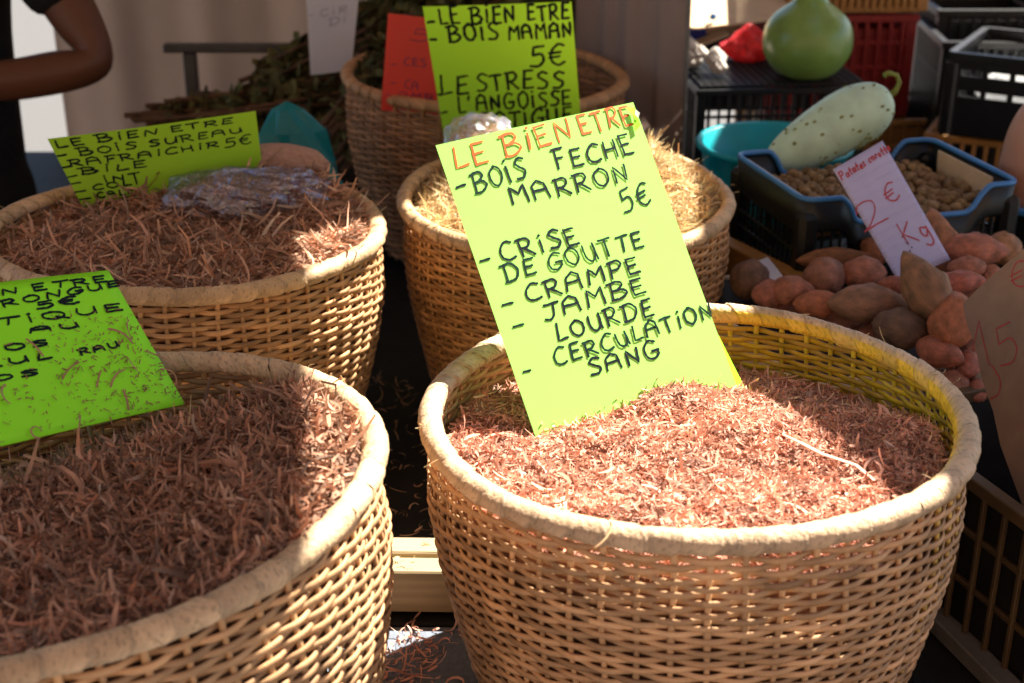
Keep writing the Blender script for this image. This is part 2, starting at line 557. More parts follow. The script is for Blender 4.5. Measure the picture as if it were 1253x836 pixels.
# ------------------------------------------------------------------ shavings
def ribbons(P, rnd, Lr, Wr, curl, pitch, nseg=6, lift=0.0):
    """P: (n,3) start points; returns verts, quads of n curled flat strips"""
    n = len(P)
    L = rnd.uniform(*Lr, n) * rnd.uniform(0.5, 1.0, n)
    Wd = rnd.uniform(*Wr, n)
    yaw = rnd.uniform(0, 2 * PI, n)
    pit = rnd.normal(0.08, pitch, n)
    kz = rnd.normal(0, curl, n)           # yaw curvature
    kp = rnd.normal(0, min(1.0, curl * 0.4), n)    # pitch curvature
    roll = rnd.normal(0, 0.9, n)
    dr = rnd.normal(0, 1.2, n)
    pts = np.zeros((n, nseg + 1, 3)); wv = np.zeros((n, nseg + 1, 3))
    p = P.copy()
    for i in range(nseg + 1):
        t = np.stack([np.cos(pit) * np.cos(yaw), np.cos(pit) * np.sin(yaw), np.sin(pit)], 1)
        s = np.stack([-np.sin(yaw), np.cos(yaw), np.zeros(n)], 1)
        u = np.cross(t, s)
        ro = roll + dr * i / nseg
        pts[:, i] = p
        taper = 0.35 + 0.65 * math.sin(PI * (i + 0.6) / (nseg + 1.2))
        wv[:, i] = (s * np.cos(ro)[:, None] + u * np.sin(ro)[:, None]) * (Wd * taper * 0.5)[:, None]
        p = p + t * (L / nseg)[:, None]
        yaw = yaw + kz / nseg
        pit = pit + kp / nseg
    # centre each strip on its point
    off = pts[:, nseg // 2] - P
    pts -= off[:, None, :]
    V = np.empty((n, nseg + 1, 2, 3))
    V[:, :, 0] = pts - wv
    V[:, :, 1] = pts + wv
    b = (np.arange(n) * (nseg + 1) * 2)[:, None] + (np.arange(nseg) * 2)[None, :]
    F = np.stack([b, b + 1, b + 3, b + 2], -1)
    return V.reshape(-1, 3), F.reshape(-1, 4), np.full(n, nseg)

def mesh_np(name, V, F, mats, matidx=None, cols=None):
    me = bpy.data.meshes.new(name)
    nf = len(F)
    me.vertices.add(len(V)); me.vertices.foreach_set('co', np.asarray(V, np.float32).ravel())
    me.loops.add(nf * 4); me.loops.foreach_set('vertex_index', np.asarray(F, np.int32).ravel())
    me.polygons.add(nf)
    me.polygons.foreach_set('loop_start', np.arange(0, nf * 4, 4, dtype=np.int32))
    for m in mats: me.materials.append(m)
    if matidx is not None: me.polygons.foreach_set('material_index', np.asarray(matidx, np.int32))
    me.update(calc_edges=True)
    if cols is not None: set_tint(me, cols)
    return me

def tints(n, rnd, lo, hi, warm=0.08, pale=0.0):
    g = rnd.uniform(lo, hi, n)
    w = rnd.normal(0, warm, n)
    c = np.stack([g, g * (1 + w * 0.7), g * (1 + w)], 1)
    if pale > 0:
        k = rnd.uniform(0, 1, n) < pale
        c[k] = c[k] * np.array([1.12, 1.3, 1.4])
    return c

def heap(name, key, hfun, n, Lr, Wr, curl, pitch, chip, core, label, seed, lo=0.45, hi=1.15, pale=0.1, rmax=0.93, big=0):
    cx, cy, r, tx, ty, z0 = BASKETS[key]
    rnd = np.random.RandomState(seed)
    # core: domed surface with a skirt that fills the basket behind the weave
    V, F = [], []
    nr, na = 22, 72
    rr_ = r * 0.955
    for i in range(nr + 1):
        q = rr_ * i / nr
        for k in range(na):
            a = 2 * PI * k / na
            x = q * math.cos(a); y = q * math.sin(a)
            V.append((cx + x, cy + y, z0 + tx * x + ty * y + float(hfun(x, y, r)) - 0.004))
    for i in range(nr):
        for k in range(na):
            k2 = (k + 1) % na
            F.append((i * na + k, (i + 1) * na + k, (i + 1) * na + k2, i * na + k2))
    base = len(V)
    zs = np.linspace(0.08, BH - 0.02, 8)
    for d in zs:
        q = r * prof(d) * 0.950
        for k in range(na):
            a = 2 * PI * k / na
            V.append((cx + q * math.cos(a) + (tx * -d * 0.9), cy + q * math.sin(a), z0 - d + tx * q * math.cos(a) + ty * q * math.sin(a)))
    ring = nr * na
    for j in range(8):
        A = ring if j == 0 else base + (j - 1) * na
        B = base + j * na
        for k in range(na):
            k2 = (k + 1) % na
            F.append((A + k, B + k, B + k2, A + k2))
    V = np.array(V); F = np.array(F)
    # chips
    q = r * rmax * np.sqrt(rnd.uniform(0, 1, n)); a = rnd.uniform(0, 2 * PI, n)
    x = q * np.cos(a); y = q * np.sin(a)
    lump = vnoise(x, y, 55, seed) * 0.004
    z = z0 + tx * x + ty * y + hfun(x, y, r) + lump + np.abs(rnd.normal(0, 0.0028, n)) + 0.0005
    P = np.stack([cx + x, cy + y, z], 1)
    V2, F2, _ = ribbons(P, rnd, Lr, Wr, curl, pitch)
    q_ = 1 + 0.22 * vnoise(x, y, 38, seed + 3)
    if big:
        k = rnd.choice(n, big, replace=False)
        Vb, Fb, _ = ribbons(P[k] + np.array([0, 0, 0.003]), rnd, (Lr[1] * 0.9, Lr[1] * 1.7), (Wr[1] * 0.8, Wr[1] * 1.35), curl * 1.5, 0.22)
        F2 = np.concatenate([F2, Fb + len(V2)]); V2 = np.concatenate([V2, Vb])
    # keep the strips inside the basket wall
    dx = V2[:, 0] - cx; dy = V2[:, 1] - cy
    rad = np.hypot(dx, dy)
    low = V2[:, 2] < z0 + tx * dx + ty * dy + 0.012
    lim = r - 0.009 + np.where(low, 0, 0.03)
    k = rad > lim
    sc = np.where(k, lim / np.maximum(rad, 1e-6), 1)
    V2[:, 0] = cx + dx * sc; V2[:, 1] = cy + dy * sc
    c = tints(n + big, rnd, lo, hi, 0.12, pale)
    c[:n] *= q_[:, None]
    cols = np.concatenate([np.ones((len(F), 3)), np.repeat(c, 6, 0)])
    mi = np.concatenate([np.zeros(len(F)), np.ones(len(F2))])
    me = mesh_np(name, np.concatenate([V, V2]), np.concatenate([F, F2 + len(V)]), [M[core], M[chip]], mi, cols)
    o = link(name, me)
    return tag(o, label, 'wood shavings', kind='stuff')

def h_main(x, y, r):
    q = np.hypot(x, y) / r
    return -0.028 - 0.012 * smoothstep(0.0, 0.6, -x / r) - 0.034 * smoothstep(0.15, 0.95, (y + 0.35 * x) / r) - 0.020 * smoothstep(0.6, 1.0, -y / r) + 0.004 * vnoise(x, y, 22, 1) + 0.012 * smoothstep(.5, 0, np.hypot(x + 0.0, y - 0.12) / .2) 
def h_b1(x, y, r):
    return -0.010 + 0.014 * smoothstep(0.2, 0.9, x / r) - 0.075 * smoothstep(0.1, 0.9, (y * 0.85 - x * 0.55) / r) - 0.008 * smoothstep(.7, 1, -y / r) + 0.005 * vnoise(x, y, 20, 4)
def h_b2(x, y, r):
    return -0.016 + 0.010 * smoothstep(0.3, 0.9, x / r) + 0.034 * smoothstep(0.1, 0.8, y / r) - 0.045 * smoothstep(0.45, 0.9, (-x * .7 + y * .3) / r) + 0.005 * vnoise(x, y, 20, 5)
def h_b3(x, y, r):
    q = np.hypot(x, y) / r
    return -0.012 + (0.022 + 0.050 * smoothstep(-0.2, 0.6, x / r)) * smoothstep(1.02, 0.45, q) + 0.014 * vnoise(x, y, 30, 6)
def h_b4(x, y, r):
    return -0.10 + 0.01 * vnoise(x, y, 20, 7)
heap('bark_shavings', 'main', h_main, 38000, (0.005, 0.030), (0.0006, 0.0030), 1.8, 0.24, 'chip_red', 'heap', 'loose reddish bark shavings heaped in the largest basket round the foot of the tall card', 1, 0.36, 1.2, 0.14, big=450)
heap('bark_shavings', 'B1', h_b1, 14000, (0.018, 0.07), (0.0014, 0.0040), 3.4, 0.22, 'chip_brown', 'heap', 'curly brown bark shavings filling the front left basket', 2, 0.3, 1.25, 0.10, big=500)
heap('bark_shavings', 'B2', h_b2, 9000, (0.03, 0.10), (0.0014, 0.0038), 1.3, 0.20, 'chip_tan', 'heap', 'long dry brown shavings in the rear left basket round the clear bag', 3, 0.32, 1.25, 0.14, big=350)
heap('straw_shavings', 'B3', h_b3, 9000, (0.02, 0.075), (0.0010, 0.0028), 1.8, 0.55, 'chip_gold', 'heap_gold', 'golden straw shavings heaped above the rim of the narrower basket', 4, 0.45, 1.2, 0.2, big=300)
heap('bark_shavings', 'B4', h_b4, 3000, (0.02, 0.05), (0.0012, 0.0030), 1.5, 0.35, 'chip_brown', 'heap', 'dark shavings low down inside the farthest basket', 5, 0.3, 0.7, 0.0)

# two long strips lying across the red shavings, bits sticking out
def strips(name, pts_list, w, chip, label, cat, kind=None, tintv=(1.1, 1.15, 1.2)):
    V, F = [], []
    for pts in pts_list:
        pts = [Vector(p) for p in pts]
        b = len(V)
        for i, p in enumerate(pts):
            a = pts[max(0, i - 1)]; c = pts[min(len(pts) - 1, i + 1)]
            t = (c - a).normalized(); s = t.cross(Vector((0, 0, 1))).normalized()
            ww = w * (0.5 + 0.5 * math.sin(PI * (i + 0.7) / (len(pts) + 0.4)))
            for dz in (0, 0.0008):
                V.append(p - s * ww / 2 + Vector((0, 0, dz))); V.append(p + s * ww / 2 + Vector((0, 0, dz)))
        for i in range(len(pts) - 1):
            o = b + i * 4; q = o + 4
            F += [(o, o + 1, q + 1, q), (o + 2, q + 2, q + 3, o + 3), (o, q, q + 2, o + 2), (o + 1, o + 3, q + 3, q + 1)]
    me = mesh_of(name, V, F, False, M[chip]); set_tint(me, tintv)
    o = link(name, me)
    return tag(o, label, cat, kind=kind)
strips('long_shaving', [[(0.262, 1.205, 1.126), (0.274, 1.178, 1.131), (0.290, 1.158, 1.130), (0.318, 1.142, 1.127), (0.330, 1.118, 1.124)]], 0.0042, 'chip_red',
       'long pale shaving lying across the reddish heap at the edge of the sunlight', 'wood shaving')

def scatter(name, n, fpos, Lr, Wr, chip, label, seed, curl=2.5, lo=.5, hi=1.1, pitch=0.12):
    rnd = np.random.RandomState(seed)
    P = fpos(rnd, n)
    V, F, _ = ribbons(P, rnd, Lr, Wr, curl, pitch)
    c = tints(n, rnd, lo, hi, 0.08, 0.1)
    o = link(name, mesh_np(name, V, F, [M[chip]], None, np.repeat(c, 6, 0)))
    return tag(o, label, 'wood shavings', kind='stuff')
def on_board(rnd, n):
    return np.stack([rnd.uniform(-0.32, -0.02, n), rnd.uniform(1.48, 2.05, n), np.full(n, TZ + 0.004)], 1)
scatter('fallen_shavings', 260, on_board, (0.015, 0.05), (0.001, 0.0026), 'chip_tan', 'shavings fallen on the black table between the baskets', 31)
def on_front(rnd, n):
    k = rnd.uniform(0, 1, n) < 0.6
    x = np.where(k, rnd.normal(-0.115, 0.022, n), rnd.uniform(-0.2, 0.05, n))
    y = np.where(k, rnd.normal(1.28, 0.03, n), rnd.uniform(1.31, 1.345, n))
    return np.stack([x, y, np.full(n, TZ + 0.007)], 1)
scatter('fallen_shavings', 150, on_front, (0.012, 0.045), (0.0014, 0.0034), 'chip_red', 'shavings fallen on the blue grey board in front of the pale plank', 32, lo=.7, hi=1.2)
def on_plank(rnd, n):
    return np.stack([rnd.uniform(-0.25, 0.05, n), rnd.uniform(1.375, 1.435, n), np.full(n, TZ + 0.068)], 1)
scatter('fallen_shavings', 22, on_plank, (0.006, 0.022), (0.0008, 0.0016), 'chip_gold', 'few thin chips on the pale planks between the front baskets', 33)

# odd strips caught on the rims and between the baskets
def stray(rnd, n):
    out = []
    keys = ['main', 'B1', 'B2', 'B3']
    for i in range(n):
        cx, cy, r, tx, ty, z0 = BASKETS[keys[i % 4]]
        a = rnd.uniform(0, 2 * PI)
        q = r + rnd.uniform(-0.012, 0.016)
        x, y = q * math.cos(a), q * math.sin(a)
        out.append((cx + x, cy + y, z0 + tx * x + ty * y + 0.0125 - abs(q - r) * 0.5))
    return np.array(out)
scatter('stray_shavings', 110, stray, (0.010, 0.045), (0.0007, 0.0018), 'chip_gold', 'odd thin shavings caught on the rims of the baskets', 41, curl=1.6, lo=.5, hi=1.1, pitch=0.3)

# ------------------------------------------------------------------ hand lettering
G = {  # glyph: (width, [strokes]); a stroke starting with 'c' is curved
 'A': (.8, [[(0, 0), (.05, .75), (.35, 1), (.62, .8), (.7, 0)], [(.03, .45), (.68, .48)]]),
 'B': (.75, [[(.1, 1), (.08, 0)], ['c', (-.08, .95), (.4, 1.02), (.6, .8), (.35, .55), (.12, .52)], ['c', (.12, .52), (.55, .5), (.72, .25), (.4, 0), (0, 0)]]),
 'C': (.7, [['c', (.65, .92), (.35, 1), (.05, .6), (.08, .15), (.35, 0), (.66, .1)]]),
 'D': (.8, [[(.12, .95), (.1, 0)], ['c', (-.08, .92), (.45, .98), (.75, .6), (.6, .15), (.3, .02), (-.02, 0)]]),
 'E': (.6, [[(.08, 1), (.05, 0)], [(.06, .98), (.55, 1)], [(.07, .52), (.46, .54)], [(.05, .02), (.56, .04)]]),
 'Ê': (.6, [[(.08, 1), (.05, 0)], [(.06, .98), (.55, 1)], [(.07, .52), (.46, .54)], [(.05, .02), (.56, .04)], [(.12, 1.18), (.32, 1.36), (.52, 1.2)]]),
 'F': (.55, [[(.1, 1), (.06, 0)], [(-.05, .96), (.52, 1)], [(.08, .5), (.42, .53)]]),
 'G': (.75, [['c', (.68, .9), (.35, 1), (.05, .6), (.1, .12), (.4, 0), (.68, .2), (.66, .42)], [(.38, .42), (.74, .43)]]),
 'H': (.7, [[(.08, .95), (.05, 0)], [(.62, 1), (.6, 0)], [(.06, .48), (.6, .52)]]),
 'I': (.28, [[(.14, .78), (.12, 0)], [(.12, 1.02), (.19, 1.06)]]),
 'J': (.6, [[(0, .95), (.62, 1)], ['c', (.38, .98), (.36, .3), (.2, .02), (-.05, .1)]]),
 'K': (.65, [[(.08, 1), (.06, 0)], [(.6, .95), (.1, .48), (.62, .02)]]),
 'L': (.55, [[(.1, 1), (.05, .02), (.55, .08)]]),
 'M': (.85, [[(.04, 0), (.1, .95), (.42, .5), (.72, .98), (.78, 0)]]),
 'N': (.75, [[(.06, 0), (.1, .95), (.58, .08), (.66, 1)]]),
 'O': (.75, [['c', (.4, .98), (.08, .75), (.08, .25), (.38, 0), (.68, .3), (.66, .75), (.4, .98), (.3, .95)]]),
 'P': (.65, [[(.1, 1), (.07, 0)], ['c', (-.05, .96), (.45, 1), (.6, .75), (.4, .5), (.1, .48)]]),
 'Q': (.78, [['c', (.4, .98), (.08, .75), (.08, .25), (.38, 0), (.68, .3), (.66, .75), (.4, .98), (.3, .95)], [(.42, .3), (.76, -.1)]]),
 'R': (.7, [[(.1, 1), (.07, 0)], ['c', (-.04, .95), (.45, 1), (.58, .76), (.4, .52), (.12, .48)], [(.22, .48), (.66, .02)]]),
 'S': (.62, [['c', (.58, .9), (.3, 1), (.08, .78), (.3, .55), (.55, .35), (.4, .05), (.02, .05)]]),
 'T': (.65, [[(0, .95), (.66, 1)], [(.34, .97), (.31, 0)]]),
 'U': (.72, [['c', (.06, .95), (.07, .3), (.3, 0), (.58, .25), (.62, .97)], [(.62, .9), (.66, .04)]]),
 'V': (.7, [[(.05, 1), (.35, 0), (.65, 1)]]),
 'X': (.6, [[(.05, 1), (.55, 0)], [(.55, 1), (.05, 0)]]),
 '5': (.6, [[(.58, .98), (.14, .96), (.1, .56)], ['c', (.1, .56), (.45, .6), (.56, .3), (.35, .02), (-.02, .04)]]),
 '€': (.7, [['c', (.66, .92), (.4, 1), (.12, .7), (.1, .25), (.38, .0), (.66, .12)], [(0, .6), (.5, .62)], [(0, .4), (.45, .42)]]),
 '-': (.6, [[(.0, .3), (.6, .34)]]),
 "'": (.2, [[(.14, 1.02), (.06, .75)]]),
 '1': (.4, [[(-.05, .5), (.22, 1), (.2, 0)]]),
 '2': (.7, [['c', (.02, .7), (.15, .97), (.48, .95), (.5, .62), (.25, .2), (.02, .02)], [(.02, .02), (.35, .1), (.7, .14)]]),
 'j': (.4, [['c', (.2, 1), (.35, .5), (.25, .1), (.0, .0)]]),
 'a': (.45, [['c', (.4, .45), (.15, .48), (.04, .2), (.2, 0), (.4, .2), (.42, .45)], [(.42, .48), (.44, 0)]]),
 't': (.32, [[(.18, .85), (.15, .1), (.3, 0)], [(0, .5), (.34, .53)]]),
 'e': (.42, [['c', (.05, .25), (.4, .28), (.3, .5), (.08, .35), (.1, .05), (.4, .06)]]),
 's': (.35, [['c', (.32, .45), (.1, .45), (.2, .25), (.3, .08), (.03, .02)]]),
 'c': (.38, [['c', (.36, .45), (.1, .42), (.08, .05), (.36, .06)]]),
 'r': (.32, [[(.06, .48), (.08, 0)], ['c', (.08, .3), (.18, .48), (.32, .45)]]),
 'o': (.42, [['c', (.22, .48), (.04, .25), (.2, 0), (.38, .22), (.22, .48)]]),
 'g': (.42, [['c', (.38, .42), (.12, .48), (.05, .2), (.22, .05), (.38, .3)], ['c', (.4, .48), (.4, -.2), (.2, -.4), (0, -.3)]]),
}
def catmull(p, k=5):
    p = [np.array(q, float) for q in p]
    P = [2 * p[0] - p[1]] + p + [2 * p[-1] - p[-2]]
    o = []
    for i in range(1, len(P) - 2):
        for j in range(k):
            t = j / k
            a, b, c, d = P[i - 1], P[i], P[i + 1], P[i + 2]
            o.append(0.5 * ((2 * b) + (-a + c) * t + (2 * a - 5 * b + 4 * c - d) * t * t + (-a + 3 * b - 3 * c + d) * t ** 3))
    o.append(P[-2])
    return o

class Card:
    def __init__(s, corners, bulge=0.0, curl=0.0):
        s.c = [Vector(v) for v in corners]
        TL, TR, BL, BR = s.c
        s.n = (TR - TL).cross(TL - BL).normalized()
        s.bulge = bulge; s.curl = curl
        s.W = (TR - TL).length; s.H = (BL - TL).length
    def at(s, u, v, off=0.0):
        TL, TR, BL, BR = s.c
        p = TL * (1 - u) * (1 - v) + TR * u * (1 - v) + BL * (1 - u) * v + BR * u * v
        h = s.bulge * (4 * u * (1 - u) + 0.3 * math.sin(3 * v + 5 * u)) + s.curl * max(0, (u - 0.78) / 0.22) ** 2 * max(0.0, v - .2)
        return p + s.n * (h + off)

def text_mesh(card, text, u0, v0, u1, v1, cap, pen, rnd):
    W, H = card.W, card.H
    adv = []
    tot = 0
    for i, ch in enumerate(text):
        w = 0.45 if ch == ' ' else G[ch][0]
        adv.append((tot, w)); tot += w + (0.22 if ch != ' ' else 0)
    tot -= 0.22
    dx = (u1 - u0) * W; dy = (v1 - v0) * H
    ln = math.hypot(dx, dy)
    ex = (dx / ln, dy / ln)
    sx = ln / tot
    capm = cap * H
    V, F = [], []
    lay = 0
    for (x0, w), ch in zip(adv, text):
        if ch == ' ': continue
        js = rnd.uniform(0.9, 1.08); jy = rnd.uniform(-0.06, 0.06); sh = rnd.uniform(-0.06, 0.10)
        for st in G[ch][1]:
            pts = catmull(st[1:]) if st[0] == 'c' else [np.array(q, float) for q in st]
            if st[0] != 'c' and len(pts) >= 2:  # sub-divide so that the pen can wander
                q = []
                for a, b in zip(pts[:-1], pts[1:]):
                    for k in range(4): q.append(a + (b - a) * k / 4)
                q.append(pts[-1]); pts = q
            lay += 1
            off = 0.0005 + 0.00005 * (lay % 14)
            mp = []
            for k, q in enumerate(pts):
                X = (x0 + q[0] + sh * q[1]) * sx
                Y = (q[1] * js + jy) * capm
                X += rnd.uniform(-1, 1) * pen * 0.10; Y += rnd.uniform(-1, 1) * pen * 0.10
                # along the baseline, and up the card
                mp.append(Vector((u0 * W + ex[0] * X, v0 * H + ex[1] * X - Y)))
            mp = [mp[0] + (mp[0] - mp[1]).normalized() * pen * .35] + mp + [mp[-1] + (mp[-1] - mp[-2]).normalized() * pen * .35]
            b = len(V)
            m = len(mp)
            w0 = pen * rnd.uniform(0.85, 1.12)
            for k in range(m):
                a = mp[max(0, k - 1)]; c = mp[min(m - 1, k + 1)]
                t = (c - a)
                if t.length < 1e-9: t = Vector((1, 0))
                t.normalize(); s_ = Vector((-t.y, t.x))
                ww = w0 * (0.45 if k in (0, m - 1) else 1.0 + 0.12 * math.sin(k * 1.7 + lay))
                for sg in (-1, 1):
                    q = mp[k] + s_ * sg * ww / 2
                    V.append(card.at(q.x / W, q.y / H, off))
            for k in range(m - 1):
                o = b + k * 2
                F.append((o, o + 1, o + 3, o + 2))
    return V, F

def card_thing(name, corners, label, cat, sheet_mat, lines, pen, ink, bulge=0.0, curl=0.0, seed=1, group=None, inkf=None, thick=0.0, outline=None):
    card = Card(corners, bulge, curl)
    bl = card.at(0.5, 1.0)
    t = empty(name, bl, label, cat, group)
    n = 14
    V, F = [], []
    for i in range(n + 1):
        for j in range(n + 1):
            V.append(card.at(i / n, j / n))
    for i in range(n):
        for j in range(n):
            a = i * (n + 1) + j
            F.append((a, a + 1, a + n + 2, a + n + 1))
    sh = child_world('sheet', V, F, M[sheet_mat], t, True)
    if thick:
        md = sh.modifiers.new('thickness', 'SOLIDIFY'); md.thickness = thick; md.offset = -1
    rnd = random.Random(seed)
    for k, (tx, u0, v0, u1, v1, cap) in enumerate(lines):
        V, F = text_mesh(card, tx, u0, v0, u1, v1, cap, pen, rnd)
        child_world('lettering', V, F, M[inkf(k) if inkf else ink], t)
    return t, card

CARDS = {
# main W 0.240 H 0.340
'main':([(-0.0791, 1.4108, 1.3563), (0.1336, 1.5204, 1.3747), (0.0304, 1.2445, 1.0813), (0.2431, 1.3541, 1.0997)],[
  ('LE BIEN',0.0532,0.0895,0.6487,0.0765,0.0654),
  ('ETRE',0.6909,0.0687,0.9646,0.0726,0.0629),
  ('-',0.0269,0.1580,0.0704,0.1569,0.0549),
  ('BOIS',0.1029,0.1784,0.3629,0.1629,0.0651),
  ('FECHE',0.5154,0.1621,0.9160,0.1682,0.0617),
  ('MARRON',0.2502,0.2403,0.8469,0.2538,0.0603),
  ('5€',0.7625,0.3524,0.9120,0.3321,0.0719),
  ('-',0.0200,0.3968,0.0668,0.3971,0.0341),
  ('CRISE',0.1199,0.4010,0.4956,0.4095,0.0564),
  ('DE GOUTTE',0.1031,0.4645,0.7989,0.4727,0.0536),
  ('-',0.0515,0.5423,0.1019,0.5437,0.0337),
  ('CRAMPE',0.1683,0.5453,0.7372,0.5450,0.0534),
  ('-',0.0647,0.6156,0.1151,0.6172,0.0335),
  ('JAMBE',0.2218,0.6108,0.7296,0.6124,0.0533),
  ('LOURDE',0.2423,0.6861,0.7270,0.6859,0.0530),
  ('CERCULATION',0.1948,0.7533,1.0124,0.7499,0.0501),
  ('-',0.0401,0.7543,0.0746,0.7559,0.0330),
  ('SANG',0.3351,0.8151,0.6900,0.8203,0.0527),
 ]),
# back W 0.240 H 0.340
'back':([(-0.1437, 2.2785, 1.3435), (0.094, 2.246, 1.357), (-0.109, 2.396, 1.026), (0.128, 2.363, 1.04)],[
  ('-',0.0187,0.0975,0.0644,0.0942,0.0354),
  ('LE',0.1035,0.0952,0.2381,0.0941,0.0878),
  ('BIEN',0.3159,0.0960,0.6206,0.0992,0.0875),
  ('ÊTRE',0.6988,0.0924,0.9786,0.0907,0.0827),
  ('-',0.0162,0.1921,0.0558,0.1930,0.0361),
  ('BOIS',0.1461,0.1952,0.4905,0.1898,0.0896),
  ('MAMAN',0.5574,0.1914,0.9911,0.1839,0.0802),
  ('5€',0.6879,0.3454,0.9259,0.3322,0.1143),
  ('LE',0.0298,0.4972,0.2302,0.4868,0.1048),
  ('STRESS',0.2890,0.4832,0.9003,0.4672,0.0995),
  ('-',0.0104,0.5065,0.0338,0.5070,0.0289),
  ("L'",0.1383,0.6068,0.2223,0.5985,0.0925),
  ('ANGOISSE',0.2700,0.5945,0.9407,0.5734,0.0921),
  ('-',0.0126,0.6143,0.0490,0.6101,0.0393),
  ('FATIGUE',0.2869,0.7041,0.9357,0.6809,0.0941),
  ('-',0.0169,0.7144,0.0536,0.7100,0.0401),
 ]),
# sur W 0.285 H 0.169
'sur':([(-0.6327, 1.86, 1.2401), (-0.3629, 1.95, 1.2558), (-0.5823, 1.88, 1.0797), (-0.3625, 1.97, 1.1425)],[
  ('LE BIEN ETRE',0.0226,0.0880,0.8792,0.1038,0.0670),
  ('-',0.0041,0.1722,0.0478,0.1712,0.0443),
  ('BOIS SUREAU',0.1081,0.1835,0.9203,0.2475,0.0692),
  ('RAFRAICHIR',0.0385,0.2671,0.7860,0.3603,0.0673),
  ('5€',0.8178,0.3967,0.9591,0.4077,0.1107),
  ('-',0.0034,0.2773,0.0440,0.2768,0.0442),
  ('BILE',0.0739,0.3499,0.3990,0.4041,0.0624),
  ('-',0.0047,0.3613,0.0496,0.3635,0.0441),
  ('INT',0.1624,0.4663,0.3470,0.4930,0.0586),
  ('-',0.0023,0.4290,0.0515,0.4341,0.0440),
  ('COLI',0.0918,0.5067,0.3261,0.5519,0.0512),
  ('-',0.0018,0.5056,0.0554,0.5139,0.0439),
  ('-',0.0032,0.5758,0.0612,0.5876,0.0439),
  ('CALM',0.0962,0.5885,0.2997,0.6331,0.0512),
 ]),
# fr W 0.238 H 0.168
'fr':([(-0.562, 1.1541, 1.2862), (-0.409, 1.332, 1.2487), (-0.4737, 1.0563, 1.182), (-0.3207, 1.2341, 1.1446)],[
  ('BIEN',0.2268,0.0867,0.5429,0.0929,0.0427),
  ('ETRE',0.6092,0.0906,0.9647,0.0858,0.0450),
  ('TAMBO',0.1214,0.1657,0.4110,0.1712,0.0417),
  ('RONGUE',0.4468,0.1685,1.0103,0.1270,0.0436),
  ('5€',0.5859,0.2143,0.7883,0.2042,0.0479),
  ('ARTIC',0.0297,0.3142,0.3180,0.3110,0.0438),
  ('TIQUE',0.3850,0.2838,0.9623,0.3009,0.0498),
  ('AU',0.5041,0.3607,0.7284,0.3736,0.0358),
  ('DOS',0.2482,0.4461,0.5586,0.4556,0.0411),
  ('RAU',0.6627,0.5595,0.8528,0.5431,0.0429),
  ('SEUL',0.1537,0.5372,0.5368,0.5404,0.0434),
  ('OS',0.2526,0.6211,0.4566,0.6289,0.0369),
 ]),
# red W 0.089 H 0.182
'red':([(-0.2133, 2.44, 1.3036), (-0.1273, 2.46, 1.2901), (-0.2353, 2.47, 1.1255), (-0.1207, 2.49, 1.1084)],[
  ('5',0.4391,0.2430,0.7715,0.2478,0.1304),
  ('-',0.1085,0.5209,0.2199,0.5138,0.0417),
  ('CES',0.3319,0.5067,0.7281,0.4985,0.0833),
  ('-',0.1268,0.7147,0.2067,0.7094,0.0424),
  ('CA',0.3556,0.7422,0.5829,0.7442,0.0849),
  ('-',0.0726,0.8386,0.1372,0.8342,0.0428),
  ('AMB',0.2690,0.8597,0.8172,0.8570,0.0857),
 ]),
# lilac W 0.104 H 0.184
'lilac':([(-0.3982, 2.75, 1.2906), (-0.295, 2.76, 1.292), (-0.4054, 2.8, 1.114), (-0.3227, 2.8, 1.1256)],[
  ('-',0.0514,0.3006,0.1167,0.3028,0.0472),
  ('CIR',0.2638,0.3080,0.8009,0.2684,0.0859),
  ('DI',0.4466,0.4215,0.7991,0.3968,0.0877),
 ]),
# price W 0.092 H 0.178
'price':([(0.4407, 1.855, 1.1989), (0.5158, 1.9, 1.2268), (0.5278, 1.785, 1.0604), (0.609, 1.83, 1.0759)],[
  ('Patates carotte',0.0232,0.1077,1.0405,0.0917,0.0654),
  ('2',-0.0944,0.5378,0.3852,0.5509,0.2339),
  ('€',0.5245,0.4332,0.7870,0.4208,0.1400),
  ('Kg',0.4523,0.7700,0.9085,0.7909,0.1653),
 ]),
# cardb W 0.137 H 0.174
'cardb':([(0.5271, 1.52, 1.1352), (0.5823, 1.46, 1.2456), (0.5482, 1.4, 1.011), (0.6034, 1.34, 1.1214)],[
  ('1',0.0088,0.4905,0.2309,0.5077,0.3323),
  ('5',0.2429,0.5700,0.4634,0.6163,0.2562),
  ('€',0.5662,0.1852,0.7647,0.2292,0.1858),
  ('j',0.0360,0.7023,0.1982,0.7521,0.2344),
 ]),
}
C = CARDS['main']
tm, card_main = card_thing('price_card', C[0], 'tall sunlit yellow green card headed in orange, standing in the largest basket', 'price card', 'green', C[1], 0.0026, 'ink', 0.0012, 0.0, 5,
           'handwritten cards in the baskets', inkf=lambda k: 'ink_orange' if k < 2 else 'ink_green' if k % 3 == 0 else 'ink')
